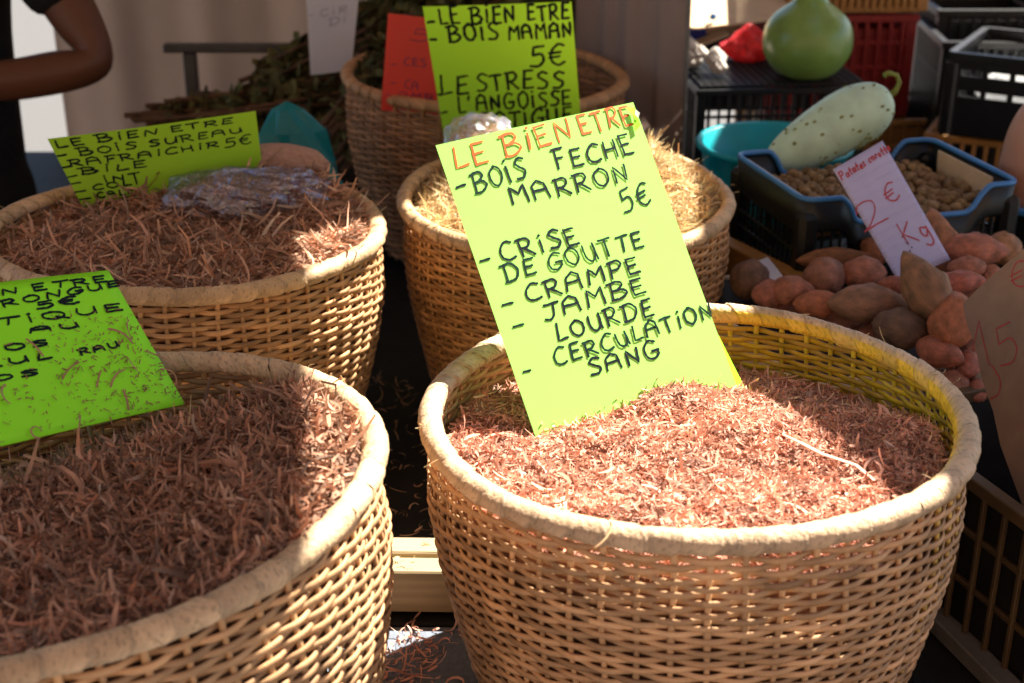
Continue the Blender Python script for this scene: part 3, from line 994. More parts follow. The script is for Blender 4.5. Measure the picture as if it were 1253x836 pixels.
# the folded-back corner scrap at top right and bottom right of the tall card, each with its own depth
def scrap(card, uv, off, material, name, parent):
    V = [card.at(u, v, o) for (u, v, o) in uv]
    n = len(V)
    child_world(name, V, [tuple(range(n))], material, parent)
scrap(card_main, [(.95, .015, .002), (.99, .02, .003), (.985, .085, .004), (.945, .10, .003), (.965, .05, .004)], 0, M['green2'], 'torn_scrap', tm)
scrap(card_main, [(.985, .03, .006), (1.0, .045, .006), (.985, .06, .005), (.972, .045, .006)], 0, M['white_paper'], 'paper_chip', tm)
scrap(card_main, [(1.0, .80, .0), (1.0, 1.0, .0), (1.07, 1.0, -.012), (1.035, .89, -.007)], 0, M['green2'], 'bent_corner', tm)
C = CARDS['back']
card_thing('price_card', C[0], 'shaded green card reading about stress, propped behind the straw basket', 'price card', 'green3', C[1], 0.0044, 'ink', 0.001, 0, 8, 'handwritten cards in the baskets')
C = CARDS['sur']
card_thing('price_card', C[0], 'green card with shade in its colour, half sunk in the rear left basket beside the clear bag', 'price card', 'olive', C[1], 0.0027, 'ink', 0.003, 0, 9, 'handwritten cards in the baskets')
C = CARDS['fr']
tf, card_fr = card_thing('price_card', C[0], 'bright green card littered with crumbs lying on the front left basket', 'price card', 'green2', C[1], 0.0024, 'ink', 0.003, 0.0, 10, 'handwritten cards in the baskets', thick=0.0012)
V, F = tube([card_fr.at(0.72, 0.35, -0.004), card_fr.at(0.70, 0.55, -0.03), (-0.40, 1.20, 1.06)], 0.0022, 6)
child_world('bamboo_stick', V, F, M['pale_wood'], tf, True)
C = CARDS['red']
card_thing('price_card', C[0], 'red card standing in the farthest basket behind the green one', 'price card', 'redcard', C[1], 0.0016, 'ink_purple', 0.001, 0, 11, 'handwritten cards in the baskets')
C = CARDS['lilac']
card_thing('paper_sign', C[0], 'whitish lilac paper hung over the dried herbs at the back', 'paper sign', 'white_paper', C[1], 0.0016, 'ink_faint', 0.003, 0, 12)
C = CARDS['price']
tp, card_p = card_thing('price_label', C[0], 'lilac lined cardboard label priced two euros a kilo, stuck among the sweet potatoes', 'price label', 'lined', C[1], 0.0022, 'ink_red', 0.001, 0, 13, thick=0.002)
# ruled ribs of the corrugated label: thin raised lines across it, and a row of pen dots
for i in range(13):
    v = 0.08 + i * 0.072
    V = []
    for k in range(9):
        u = k / 8
        for dv in (0, 0.012):
            V.append(card_p.at(u, v + dv, 0.0006 if dv else 0.0002))
    child_world('paper_rib', V, [(2 * k, 2 * k + 1, 2 * k + 3, 2 * k + 2) for k in range(8)], M['lined'], tp)
for (u, v) in [(.44, .70), (.46, .755), (.49, .80), (.43, .82), (.33, .88), (.31, .91)]:
    V = [card_p.at(u + .012 * math.cos(a) , v + .008 * math.sin(a), 0.0012) for a in [k * PI / 4 for k in range(8)]]
    child_world('pen_dot', V, [tuple(range(8))], M['ink'], tp)

# crumbs on the front green card
def crumbs():
    rnd = np.random.RandomState(77)
    n = 420
    u = 1 - np.abs(rnd.normal(0.0, 0.42, n)) * 0.98; v = rnd.uniform(0.15, 1.0, n) ** 0.7
    P = np.array([tuple(card_fr.at(min(.99, max(-.1, a)), min(.985, b), 0.0016)) for a, b in zip(u, v)])
    Vs, Fs, cs = [], [], []
    off = 0
    nn = Vector(card_fr.n)
    for k, p in enumerate(P):
        big = rnd.uniform() < 0.055
        L = rnd.uniform(0.018, 0.036) if big else rnd.uniform(0.0012, 0.007)
        w = rnd.uniform(0.0014, 0.0022) if big else rnd.uniform(0.0005, 0.0013)
        a = rnd.uniform(0, 6.28); ku = rnd.normal(0, 3.0 if big else 1.0)
        e1 = (card_fr.c[1] - card_fr.c[0]).normalized(); e2 = nn.cross(e1)
        q = Vector(p); m = 8 if big else 3
        b = off
        for i in range(m + 1):
            d = e1 * math.cos(a) + e2 * math.sin(a); s_ = nn.cross(d)
            z = nn * ((0.002 * math.sin(PI * i / m)) if big else 0.0003)
            Vs += [q - s_ * w / 2 + z, q + s_ * w / 2 + z + nn * w * 0.3]
            q = q + d * L / m; a += ku / m
        for i in range(m):
            o = b + 2 * i; Fs.append((o, o + 1, o + 3, o + 2))
            g = 0.75
            cs.append((g, g, g) if big else (0.5, 0.45, 0.4))
        off = b + 2 * (m + 1)
    me = mesh_of('shaving_crumbs', Vs, Fs, False, M['chip_brown']); set_tint(me, np.array(cs))
    tag(link('shaving_crumbs', me), 'brown shavings and crumbs strewn over the bright green card at front left', 'wood shavings', kind='stuff')
crumbs()

# cardboard sign at the right edge: a torn slab with its corner cut, real thickness
def cardboard_sign():
    C = CARDS['cardb']
    card = Card(C[0])
    t = empty('cardboard_sign', card.at(0.3, 1.0), 'torn brown cardboard sign with red figures leaning in the crate at the right edge', 'cardboard sign')
    out = [(0.0, 0.0), (0.28, -.01), (0.62, 0.0), (1.0, 0.01), (1.02, 0.5), (1.0, 1.0), (1.0, 2.2), (0.62, 2.2), (0.16, 2.2), (0.10, 1.5), (0.02, 1.0), (0.035, .78), (0.0, .55), (0.02, .3), (-.012, .12)]
    th = 0.005
    n = len(out)
    V = [card.at(u, v, 0) for u, v in out] + [card.at(u, v, -th) for u, v in out]
    child_world('board', V, [tuple(range(n)), tuple(range(2 * n - 1, n - 1, -1))], M['cardboard'], t)
    V2 = [card.at(u, v, -0.0002) for u, v in out] + [card.at(u, v, -th + .0002) for u, v in out]
    child_world('corrugated_edge', V2, [(i, (i + 1) % n, n + (i + 1) % n, n + i) for i in range(n)], M['cardboard_edge'], t)
    rnd = random.Random(3)
    for tx, u0, v0, u1, v1, cap in C[1]:
        V, F = text_mesh(card, tx, u0, v0, u1, v1, cap, 0.0016, rnd)
        child_world('lettering', V, F, M['ink_red'], t)
cardboard_sign()

# ------------------------------------------------------------------ clear bags
def bag(name, c, rx, ry, rz, film_, label, seed, rot=0.0, fill=None, nfill=900, knot=None):
    t = empty(name, (c[0], c[1], c[2]), label, 'plastic bag')
    rnd = random.Random(seed)
    seg, lat = 40, 20
    V, F = [], []
    for i in range(lat + 1):
        ph = PI * i / lat
        for k in range(seg):
            a = 2 * PI * k / seg
            x = math.sin(ph) * math.cos(a); y = math.sin(ph) * math.sin(a); z = math.cos(ph)
            w = 1 + 0.07 * math.sin(5 * a + 3 * ph + seed) + 0.05 * math.sin(9 * a - 7 * ph + seed) + 0.03 * rnd.uniform(-1, 1)
            sgn = lambda q: math.copysign(abs(q) ** 0.8, q)
            X = rx * sgn(x) * w; Y = ry * sgn(y) * w; Z = rz * sgn(z) * w
            V.append((X * math.cos(rot) - Y * math.sin(rot), X * math.sin(rot) + Y * math.cos(rot), Z))
    for i in range(lat):
        for k in range(seg):
            k2 = (k + 1) % seg
            F.append((i * seg + k, (i + 1) * seg + k, (i + 1) * seg + k2, i * seg + k2))
    link('film', mesh_of('film', V, F, False, M[film_]), t)
    if fill:
        r2 = np.random.RandomState(seed)
        d = r2.normal(0, 1, (nfill, 3)); d /= np.linalg.norm(d, axis=1)[:, None]
        q = d * (r2.uniform(0.3, 1, nfill) ** 0.4)[:, None] * np.array([rx, ry, rz]) * 0.86
        P = np.stack([q[:, 0] * math.cos(rot) - q[:, 1] * math.sin(rot), q[:, 0] * math.sin(rot) + q[:, 1] * math.cos(rot), q[:, 2]], 1)
        V2, F2, _ = ribbons(P, r2, (0.015, 0.05), (0.0012, 0.003), 1.6, 0.5)
        s = np.sqrt(((V2 / np.array([max(rx, ry), max(rx, ry), rz])) ** 2).sum(1)); k = s > 0.92
        V2[k] *= (0.92 / s[k])[:, None]
        o = link('bagged_shavings', mesh_np('bagged_shavings', V2, F2, [M[fill]], None, np.repeat(tints(nfill, r2, 0.55, 1.2, 0.1, 0.15), 6, 0)), t)
        o['kind'] = 'stuff'
    return t
bag('plastic_bag', (-0.375, 1.89, 1.150), 0.112, 0.050, 0.036, 'film_blue', 'clear crinkled bag of shavings with bluish glints lying in the rear left basket', 4, R_(6), 'chip_brown', 1400)
bag('plastic_bag', (-0.048, 2.05, 1.172), 0.054, 0.045, 0.050, 'film', 'sunlit clear bag of pale chips standing behind the tall card', 9, 0, 'chip_gold', 900)

# ------------------------------------------------------------------ potatoes
def blob(name, prof_, seg, bend, lump, seed, material):
    """elongated body of revolution along X with a bend and lumps. prof_: list of (t, r)"""
    rnd = random.Random(seed)
    V, F = [], []
    ph = [rnd.uniform(0, 6.28) for _ in range(6)]
    n = len(prof_)
    for i, (t, r) in enumerate(prof_):
        for k in range(seg):
            a = 2 * PI * k / seg
            rr = r * (1 + lump * math.sin(2 * a + ph[0] + 4 * t) + lump * 0.7 * math.sin(3 * a + ph[1] - 9 * t) + lump * 0.5 * math.sin(5 * a + ph[2] + 14 * t))
            V.append((t, rr * math.cos(a) + bend * (t * t), rr * math.sin(a) + bend * 0.5 * t))
    for i in range(n - 1):
        for k in range(seg):
            F.append((i * seg + k, i * seg + (k + 1) % seg, (i + 1) * seg + (k + 1) % seg, (i + 1) * seg + k))
    F.append(tuple(range(seg - 1, -1, -1))); F.append(tuple((n - 1) * seg + k for k in range(seg)))
    return mesh_of(name, V, F, True, material)
def sp_prof(pa, pb, n=18):
    o = []
    for i in range(n):
        s = i / (n - 1)
        t = -1 + 2 * s
        r = (max(0, 1 - abs(t) ** 2.2)) ** 0.62
        r *= 1 - pa * max(0, t) * 0.75 - pb * max(0, -t) * 0.6
        o.append((t, max(r, 0.02)))
    return o
SPM = [blob('sweet_potato_body', sp_prof(a, b), 20, bd, lm, i, M['sweet']) for i, (a, b, bd, lm) in enumerate([(0.2, 0.1, .08, .05), (0.58, 0.1, .12, .05), (0.6, 0.5, -.1, .06), (0.1, 0.1, 0.0, .04), (0.95, 0.3, .2, .08)])]
# x, y, z, half length, half thickness, yaw, pitch, kind, tone, label
SPLIST = [
 (0.430, 1.802, 1.06, 0.0323, 0.0287, 25, 15, 0, (0.82, 0.75, 0.72), 'rounded reddish sweet potato nearest below the foot of the black crate'),
 (0.483, 1.804, 1.065, 0.0324, 0.0248, -20, 5, 0, (1, 0.8, 0.75), 'smooth rosy sweet potato just left of the lilac label'),
 (0.474, 1.721, 1.055, 0.0573, 0.0289, -8, 0, 2, (0.78, 0.85, 0.8), 'largest two-toned sweet potato with a grey patch, in front of the lilac label'),
 (0.516, 1.752, 1.065, 0.0277, 0.0178, -35, 0, 2, (1, 0.7, 0.65), 'small red sweet potato tucked under the foot of the lilac label'),
 (0.529, 1.675, 1.095, 0.0555, 0.0304, 128, 40, 1, (0.72, 0.78, 0.62), 'greyish brown tapered sweet potato standing in front of the lilac label'),
 (0.615, 1.904, 1.075, 0.0542, 0.0287, 110, 48, 1, (1.05, 0.95, 0.7), 'orange pointed sweet potato sticking up right of the lilac label'),
 (0.655, 1.872, 1.075, 0.0494, 0.0283, -8, 0, 2, (1.2, 0.95, 0.9), 'lumpy pink sweet potato below the right end of the black crate'),
 (0.702, 1.893, 1.07, 0.0297, 0.0245, 5, 0, 0, (1, 1.05, 0.8), 'tan sweet potato farthest right below the black crate'),
 (0.588, 1.721, 1.085, 0.0408, 0.0175, 12, 0, 2, (1.15, 0.75, 0.75), 'slim pinkish red sweet potato just left of the cardboard sign top'),
 (0.628, 1.813, 1.07, 0.0286, 0.0170, 5, 0, 0, (1, 0.8, 0.7), 'small sweet potato wedged behind the slim pinkish one'),
 (0.559, 1.638, 1.065, 0.0512, 0.0324, 68, 10, 0, (1.05, 0.75, 0.5), 'big orange sweet potato touching the left edge of the cardboard sign'),
 (0.539, 1.683, 1.045, 0.0367, 0.0198, 14, 0, 1, (0.95, 0.65, 0.6), 'dark red sweet potato left of the big orange one'),
 (0.501, 1.659, 1.045, 0.0387, 0.0280, -22, 0, 0, (0.42, 0.52, 0.52), 'dark grey sweet potato close behind the rim of the largest basket'),
 (0.537, 1.609, 1.035, 0.0354, 0.0238, -52, 0, 2, (1.1, 0.8, 0.75), 'pink sweet potato between the basket rim and the big orange one'),
 (0.573, 1.602, 1.02, 0.0295, 0.0167, 75, 0, 0, (1.05, 0.72, 0.68), 'narrow pink sweet potato beside the lower left edge of the cardboard sign'),
 (0.580, 1.578, 0.995, 0.0258, 0.0154, 70, 0, 0, (1, 0.7, 0.6), 'lowest small sweet potato below the cardboard sign edge'),
 (0.413, 1.743, 1.045, 0.0378, 0.0191, 8, 0, 1, (1.05, 0.75, 0.55), 'orange brown sweet potato half hidden by the basket rim'),
 (0.378, 1.768, 1.055, 0.0331, 0.0231, -15, 5, 2, (0.95, 0.75, 0.7), 'knobbly sweet potato in front of the corner of the black crate'),
 (0.464, 1.893, 1.055, 0.0582, 0.0177, 6, 0, 2, (0.85, 0.75, 0.5), 'long brown sweet potato lying against the black crate'),
 (0.337, 1.860, 1.035, 0.0281, 0.0297, -70, 0, 0, (0.5, 0.55, 0.55), 'greyish sweet potato farthest left beside the orange board'),
 (0.352, 1.779, 1.045, 0.0269, 0.0207, 20, 0, 0, (0.95, 0.72, 0.72), 'dull pink sweet potato second from the left'),
 (0.525, 1.921, 1.055, 0.0301, 0.0180, 100, 15, 0, (1.0, 0.75, 0.5), 'orange sweet potato peeking from behind the left side of the lilac label'),
 (0.666, 1.821, 1.055, 0.0261, 0.0171, 60, 0, 1, (1, 0.8, 0.65), 'small sweet potato behind the top corner of the cardboard sign'),
 (0.461, 1.761, 1.01, 0.0384, 0.0258, 20, 0, 0, (0.7, 0.6, 0.6), 'dark sweet potato low in the heap beneath the two-toned one'),
 (0.568, 1.829, 1.01, 0.0371, 0.0267, -30, 0, 2, (0.75, 0.6, 0.55), 'shadowed sweet potato low down in front of the lilac label foot'),
 (0.484, 1.717, 1.005, 0.0339, 0.0240, 35, 0, 0, (0.8, 0.6, 0.55), 'dim reddish sweet potato just over the back rim of the largest basket'),
 (0.545, 1.645, 0.99, 0.0316, 0.0233, 60, 0, 2, (0.8, 0.6, 0.55), 'shadowed sweet potato between the basket rim and the lowest small one'),
 (0.658, 1.829, 1.025, 0.0396, 0.0293, 30, 0, 0, (0.8, 0.65, 0.6), 'dim sweet potato under the top corner of the cardboard sign'),
 (0.636, 1.953, 1.015, 0.0392, 0.0282, 80, 0, 2, (0.75, 0.6, 0.5), 'dim sweet potato deep in the heap right of the tapered one'),
 (0.402, 1.773, 1.005, 0.0348, 0.0234, -20, 0, 0, (0.8, 0.65, 0.6), 'dim sweet potato low at the left behind the basket rim'),
 (0.380, 1.811, 1.01, 0.0302, 0.0225, 30, 0, 0, (0.8, 0.6, 0.6), 'third sweet potato from the left, low in the shade of the heap'),
 (0.635, 1.725, 1.025, 0.0376, 0.0266, 40, 0, 0, (0.95, 0.75, 0.7), 'dusty sweet potato half behind the cardboard sign'),
 (0.554, 1.587, 1.0, 0.0271, 0.0202, 60, 0, 0, (0.9, 0.75, 0.7), 'dusty pink sweet potato against the rim low beside the sign'),
 (0.599, 1.667, 1.015, 0.0330, 0.0234, 50, 0, 2, (0.9, 0.7, 0.6), 'brownish sweet potato beside the lower part of the sign edge'),
]
SP = SPLIST
for (x, y, z, hl, ht, yaw, pit, kd, tone, lab) in SP:
    o = link('sweet_potato', SPM[kd], None, (x, y, z), (R_(kd * 40 + hl * 900), R_(-pit), R_(yaw)), (hl, ht, ht * 0.95))
    o.color = (*tone, 1)
    tag(o, lab, 'sweet potato', 'sweet potatoes in the open box')

# ------------------------------------------------------------------ right stall
def right_table():
    t = empty('market_table', (0.95, 2.1, 0), 'produce table at right under the sweet potatoes and crates', 'table')
    box('table_top', t, (0.02, 0.25, TZ - 0.03), (1.06, 2.5, 0.04), M['black_board'], 0.003)
    box('edge_rail', t, (-0.440, -0.79, TZ + 0.004), (0.026, 0.56, 0.022), M['grey_rail'], 0.002, (0, 0, R_(17)))
    for sx in (-0.45, 0.45):
        for sy in (-0.8, 1.3):
            box('leg', t, (sx, sy, (TZ - 0.05) / 2), (0.05, 0.05, TZ - 0.05), M['steel'], 0.003)
right_table()

def produce_box():
    t = empty('produce_box', (0.56, 1.83, TZ), 'open wooden box carrying the heap of sweet potatoes', 'box', rz=R_(16))
    box('box_bottom', t, (0, 0, 0.195), (0.50, 0.36, 0.012), M['black_board'])
    for s in (-1, 1):
        for k in range(3):
            box('side_slat', t, (0, s * 0.186, 0.03 + k * 0.072), (0.52, 0.010, 0.060), M['kraft'])
            box('end_slat', t, (s * 0.262, 0, 0.03 + k * 0.072), (0.010, 0.37, 0.060), M['kraft'])
produce_box()
o = link('orange_plank', bevel_box(0.028, 0.30, 0.05, 0.002, M['orange_plastic'], 'orange_plank'), None, (0.345, 2.02, 1.005), (0, 0, R_(28)))
tag(o, 'orange brown board lying against the left side of the black potato crate', 'board')
o = link('orange_plank_rest', bevel_box(0.10, 0.26, 0.17, 0.003, M['dark_plastic'], 'support_block'), None, (0.345, 2.03, 0.885), (0, 0, R_(28)))
o.name = 'support_block'
tag(o, 'dark block under the orange board between basket and crate', 'block')

def crate(name, label, loc, rz, w, d, h, mt, nv=9, nh=3, rib=0.006, rimw=0.014, group=None, wall=None, base=True, solid=None, tilt=None, dv=None, pm=None):
    """slatted crate: corner posts, top rim, base, upright and level ribs on every side"""
    t = empty(name, loc, label, 'crate', group, rz)
    if tilt: t.rotation_euler = (tilt[0], tilt[1], rz)
    dv = dv or max(3, int(nv * d / w))
    for sx in (-1, 1):
        for sy in (-1, 1):
            box('corner_post', t, (sx * (w / 2 - rimw / 2), sy * (d / 2 - rimw / 2), h / 2 - rimw * .4), (rimw * 1.5, rimw * 1.5, h - rimw * 1.2), mt)
    for s in (-1, 1):
        box('top_rim', t, (0, s * d / 2, h - rimw / 2), (w + rimw, rimw, rimw), mt)
        box('top_rim', t, (s * w / 2, 0, h - rimw / 2 - 0.0004), (rimw, d - rimw * 1.02, rimw), mt)
        for k in range(nh):
            z = rimw * 0.5 + (h - rimw) * k / nh
            box('level_rib', t, (0, s * (d / 2 - 0.0015), z), (w - rimw * 2.1, rib, rib * 1.2), mt, 0.001)
            box('level_rib', t, (s * (w / 2 - 0.0015), 0, z), (rib, d - rimw * 2.1, rib * 1.2), mt, 0.001)
        for k in range(nv):
            x = -w / 2 + w * (k + 1) / (nv + 1)
            box('upright_rib', t, (x, s * (d / 2 + 0.001), h / 2 - rimw * .3), (rib, rib, h - rimw * 1.3), mt, 0.001)
        for k in range(dv):
            y = -d / 2 + d * (k + 1) / (dv + 1)
            box('upright_rib', t, (s * (w / 2 + 0.001), y, h / 2 - rimw * .3), (rib, rib, h - rimw * 1.3), mt, 0.001)
    if solid is not None:
        for s in (-1, 1):
            box('side_panel', t, (0, s * (d / 2 - 0.006), h * solid / 2 + .004), (w - rimw * 2.2, 0.003, h * solid), pm or mt)
            box('side_panel', t, (s * (w / 2 - 0.006), 0, h * solid / 2 + .004), (0.003, d - rimw * 2.2, h * solid), pm or mt)
    if base:
        for k in range(10):
            box('base_rib', t, (-w / 2 + w * (k + .5) / 10, 0, 0.005), (rib * 1.3, d - .03, rib), mt, 0.001)
        for k in range(7):
            box('base_rib', t, (0, -d / 2 + d * (k + .5) / 7, 0.0105), (w - .03, rib * 1.3, rib * .8), mt, 0.001)
    return t
crate('slatted_crate', 'brown slatted crate beside the right side of the largest basket', (0.70, 1.335, TZ), R_(20), 0.36, 0.52, 0.205, M['brown_plastic'], 9, 3, 0.006, 0.016, 'slatted crates', dv=14, solid=0.92, pm=M['black_board'])  # black inner panels added to make the gaps between the ribs dark

def potato_crate():
    """black crate with a blue rim that dips in the middle of the front and back"""
    w, d, h = 0.347, 0.25, 0.165
    rz = math.atan2(0.256, 0.966)
    FL = Vector((0.418, 1.912, 0))
    ex = Vector((math.cos(rz), math.sin(rz), 0)); ey = Vector((-math.sin(rz), math.cos(rz), 0))
    c = FL + ex * w / 2 + ey * d / 2
    z0 = 1.135 - h
    t = empty('potato_crate', (c.x, c.y, z0), 'black crate with a bright blue rim full of small brown potatoes', 'crate', rz=rz)
    mt = M['green_plastic']
    dip = 0.040
    def outline(side):
        # (along, height) from corner to corner; dips on the two long sides
        if side in ('f', 'b'):
            return [(0, h), (0.17, h), (0.205, h - .012), (0.235, h - dip + .006), (0.26, h - dip), (0.76, h - dip), (0.79, h - dip + .008), (0.825, h - .012), (0.86, h), (1, h)]
        return [(0, h), (1, h)]
    sides = {'f': ((-w / 2, -d / 2), (w / 2, -d / 2)), 'b': ((-w / 2, d / 2), (w / 2, d / 2)), 'l': ((-w / 2, -d / 2), (-w / 2, d / 2)), 'r': ((w / 2, -d / 2), (w / 2, d / 2))}
    # continuous blue rim
    path = []
    def seg(side, rev=False):
        a, b = sides[side]
        o = [(a[0] + (b[0] - a[0]) * u, a[1] + (b[1] - a[1]) * u, z) for u, z in outline(side)]
        return o[::-1] if rev else o
    loop = seg('f')[1:-1] and (seg('f') + seg('r')[1:] + seg('b', True)[1:] + seg('l', True)[1:-1])
    # round the corners
    pts = []
    n = len(loop)
    for i, p in enumerate(loop):
        p = Vector(p); a = Vector(loop[i - 1]); b = Vector(loop[(i + 1) % n])
        corner = abs(abs(p.x) - w / 2) < 1e-6 and abs(abs(p.y) - d / 2) < 1e-6
        k = 0.024 if corner else 0.006
        a2 = p + (a - p).normalized() * min(k, (a - p).length * .45); b2 = p + (b - p).normalized() * min(k, (b - p).length * .45)
        for q in range(5):
            s = q / 4
            pts.append(a2 * (1 - s) ** 2 + p * 2 * s * (1 - s) + b2 * s * s)
    V, F = tube(pts, 0.0042, 8, closed=True)
    link('blue_rim', mesh_of('blue_rim', V, F, True, M['blue_rim']), t)
    # walls: a skin that follows the rim on its upper band, ribs below it
    V, F = [], []
    m = len(pts)
    for p in pts:
        q = 0.965
        V += [(p.x, p.y, p.z), (p.x * .985, p.y * .985, p.z - 0.045), (p.x * .975, p.y * .975, p.z - 0.050)]
    for i in range(m):
        a = i * 3; b = ((i + 1) % m) * 3
        F += [(a, b, b + 1, a + 1), (a + 1, b + 1, b + 2, a + 2)]
    o = link('upper_wall', mesh_of('upper_wall', V, F, True, mt), t)
    md = o.modifiers.new('thickness', 'SOLIDIFY'); md.thickness = 0.003
    for s in (-1, 1):
        for k in range(22):
            x = -w / 2 + w * (k + 1) / 23
            dd = 1.0 if 0.26 < (k + 1) / 23 < 0.76 else 0
            top = h - 0.046 - dip * dd
            box('upright_rib', t, (x * .97, s * (d / 2 * .965), top / 2), (0.0035, 0.004, top), mt, .0005)
        for k in range(14):
            y = -d / 2 + d * (k + 1) / 15
            box('upright_rib', t, (s * (w / 2 * .97), y * .965, (h - .046) / 2), (0.004, 0.0035, h - .046), mt, .0005)
        for z in (0.004, 0.03, 0.055, 0.08):
            box('level_rib', t, (0, s * (d / 2 * .965 + .001), z), (w * .95, 0.004, 0.004), mt, .0005)
            box('level_rib', t, (s * (w / 2 * .97 + .001), 0, z), (0.004, d * .94, 0.004), mt, .0005)
        box('level_rib', t, (s * (w / 2 * .97 + .001), 0, 0.112), (0.006, d * .94, 0.006), mt, .0005)
        for s2 in (-1, 1):
            box('corner_post', t, (s * (w / 2 * .95), s2 * (d / 2 * .94), (h - .02) / 2), (0.03, 0.03, h - .02), mt, .008)
    box('crate_bottom', t, (0, 0, 0.004), (w * .94, d * .93, 0.006), mt)
    # tan card liner standing inside the right end
    box('card_liner', t, (w / 2 - 0.013, 0.0, h - 0.030), (0.003, d * 0.62, 0.050), M['kraft'], 0.0005, (0, R_(-4), 0))
    box('card_liner', t, (-w / 2 + 0.012, 0.01, h - 0.026), (0.003, d * 0.78, 0.044), M['kraft'], 0.0005, (0, R_(4), 0))
    # potatoes: each one a thing
    rnd = random.Random(12)
    pm = [blob('potato_body', sp_prof(0.05, 0.05, 9), 10, 0, 0.05, 40 + i, M['potato']) for i in range(5)]
    k = 0
    layer = []
    for lay, zz in ((0, h - 0.058), (1, h - 0.043)):
        y = -d / 2 + 0.026 + lay * .005
        while y < d / 2 - 0.024:
            x = -w / 2 + 0.028 + rnd.uniform(0, .008)
            while x < w / 2 - 0.024:
                layer.append((x + rnd.uniform(-.003, .003), y + rnd.uniform(-.004, .004), zz + rnd.uniform(-.004, .005) + 0.010 * (y / d + .5)))
                x += 0.0195
            y += 0.0172
    mw = Matrix.Translation((c.x, c.y, z0)) @ Matrix.Rotation(rz, 4, 'Z')
    for p in layer:
        q = mw @ Vector(p)
        s = rnd.uniform(0.0078, 0.0098)
        o = link('small_potato', pm[k % 5], None, q, (rnd.uniform(0, 6), rnd.uniform(-.5, .5), rnd.uniform(0, 6)), (s * 1.28, s, s * .96))
        g = rnd.uniform(0.7, 1.2); o.color = (g, g * rnd.uniform(.9, 1.0), g * rnd.uniform(.8, 1), 1)
        tag(o, 'small round brown potato lying in the black crate with the blue rim', 'potato', 'small potatoes heaped in the blue rimmed crate')
        k += 1
    # a block under the crate keeps it level with the sweet potatoes
    b = link('stacked_tray', bevel_box(w * .9, d * .9, z0 - TZ - 0.012, 0.004, M['dark_plastic'], 'stacked_tray'), None, (c.x, c.y, TZ + (z0 - TZ) / 2 - .004), (0, 0, rz))
    tag(b, 'dark tray standing under the blue rimmed potato crate', 'tray')
potato_crate()
# second blue rimmed crate, only its corner in view at the right edge
def blue_corner():
    t = empty('blue_edged_crate', (0.98, 2.05, 0.93), 'edge of another blue rimmed crate at the right border below the squash', 'crate', rz=R_(-38))
    box('blue_rim', t, (0, -0.12, 0.142), (0.36, 0.012, 0.012), M['blue_rim'], 0.004)
    box('blue_rim', t, (-0.17, 0.01, 0.142), (0.012, 0.25, 0.0121), M['blue_rim'], 0.004)
    box('front_panel', t, (0, -0.118, 0.07), (0.34, 0.004, 0.13), M['green_plastic'])
    box('side_panel', t, (-0.168, 0.01, 0.07), (0.004, 0.24, 0.13), M['green_plastic'])
    box('crate_bottom', t, (0, 0, 0.004), (0.33, 0.24, 0.006), M['green_plastic'])
blue_corner()

# teal bowl
def bowl():
    t = empty('teal_bowl', (0.462, 2.40, 0.955), 'wide teal plastic bowl under the pale melon', 'bowl')
    p = [(0.002, 0.0), (0.085, 0.0), (0.10, 0.012), (0.120, 0.070), (0.128, 0.120), (0.137, 0.124), (0.139, 0.130), (0.136, 0.134), (0.126, 0.131), (0.116, 0.07), (0.096, 0.016), (0.08, 0.006), (0.002, 0.006)]
    V, F = lathe(p, 56)
    link('shell', mesh_of('shell', V, F, True, M['teal']), t)
    b = link('dark_crate_block', bevel_box(0.30, 0.24, 0.15, 0.004, M['dark_plastic'], 'lower_tray'), None, (0.48, 2.42, 0.877), (0, 0, R_(12)))
    b.name = 'lower_tray'
    tag(b, 'dark tray under the teal bowl', 'tray')
bowl()

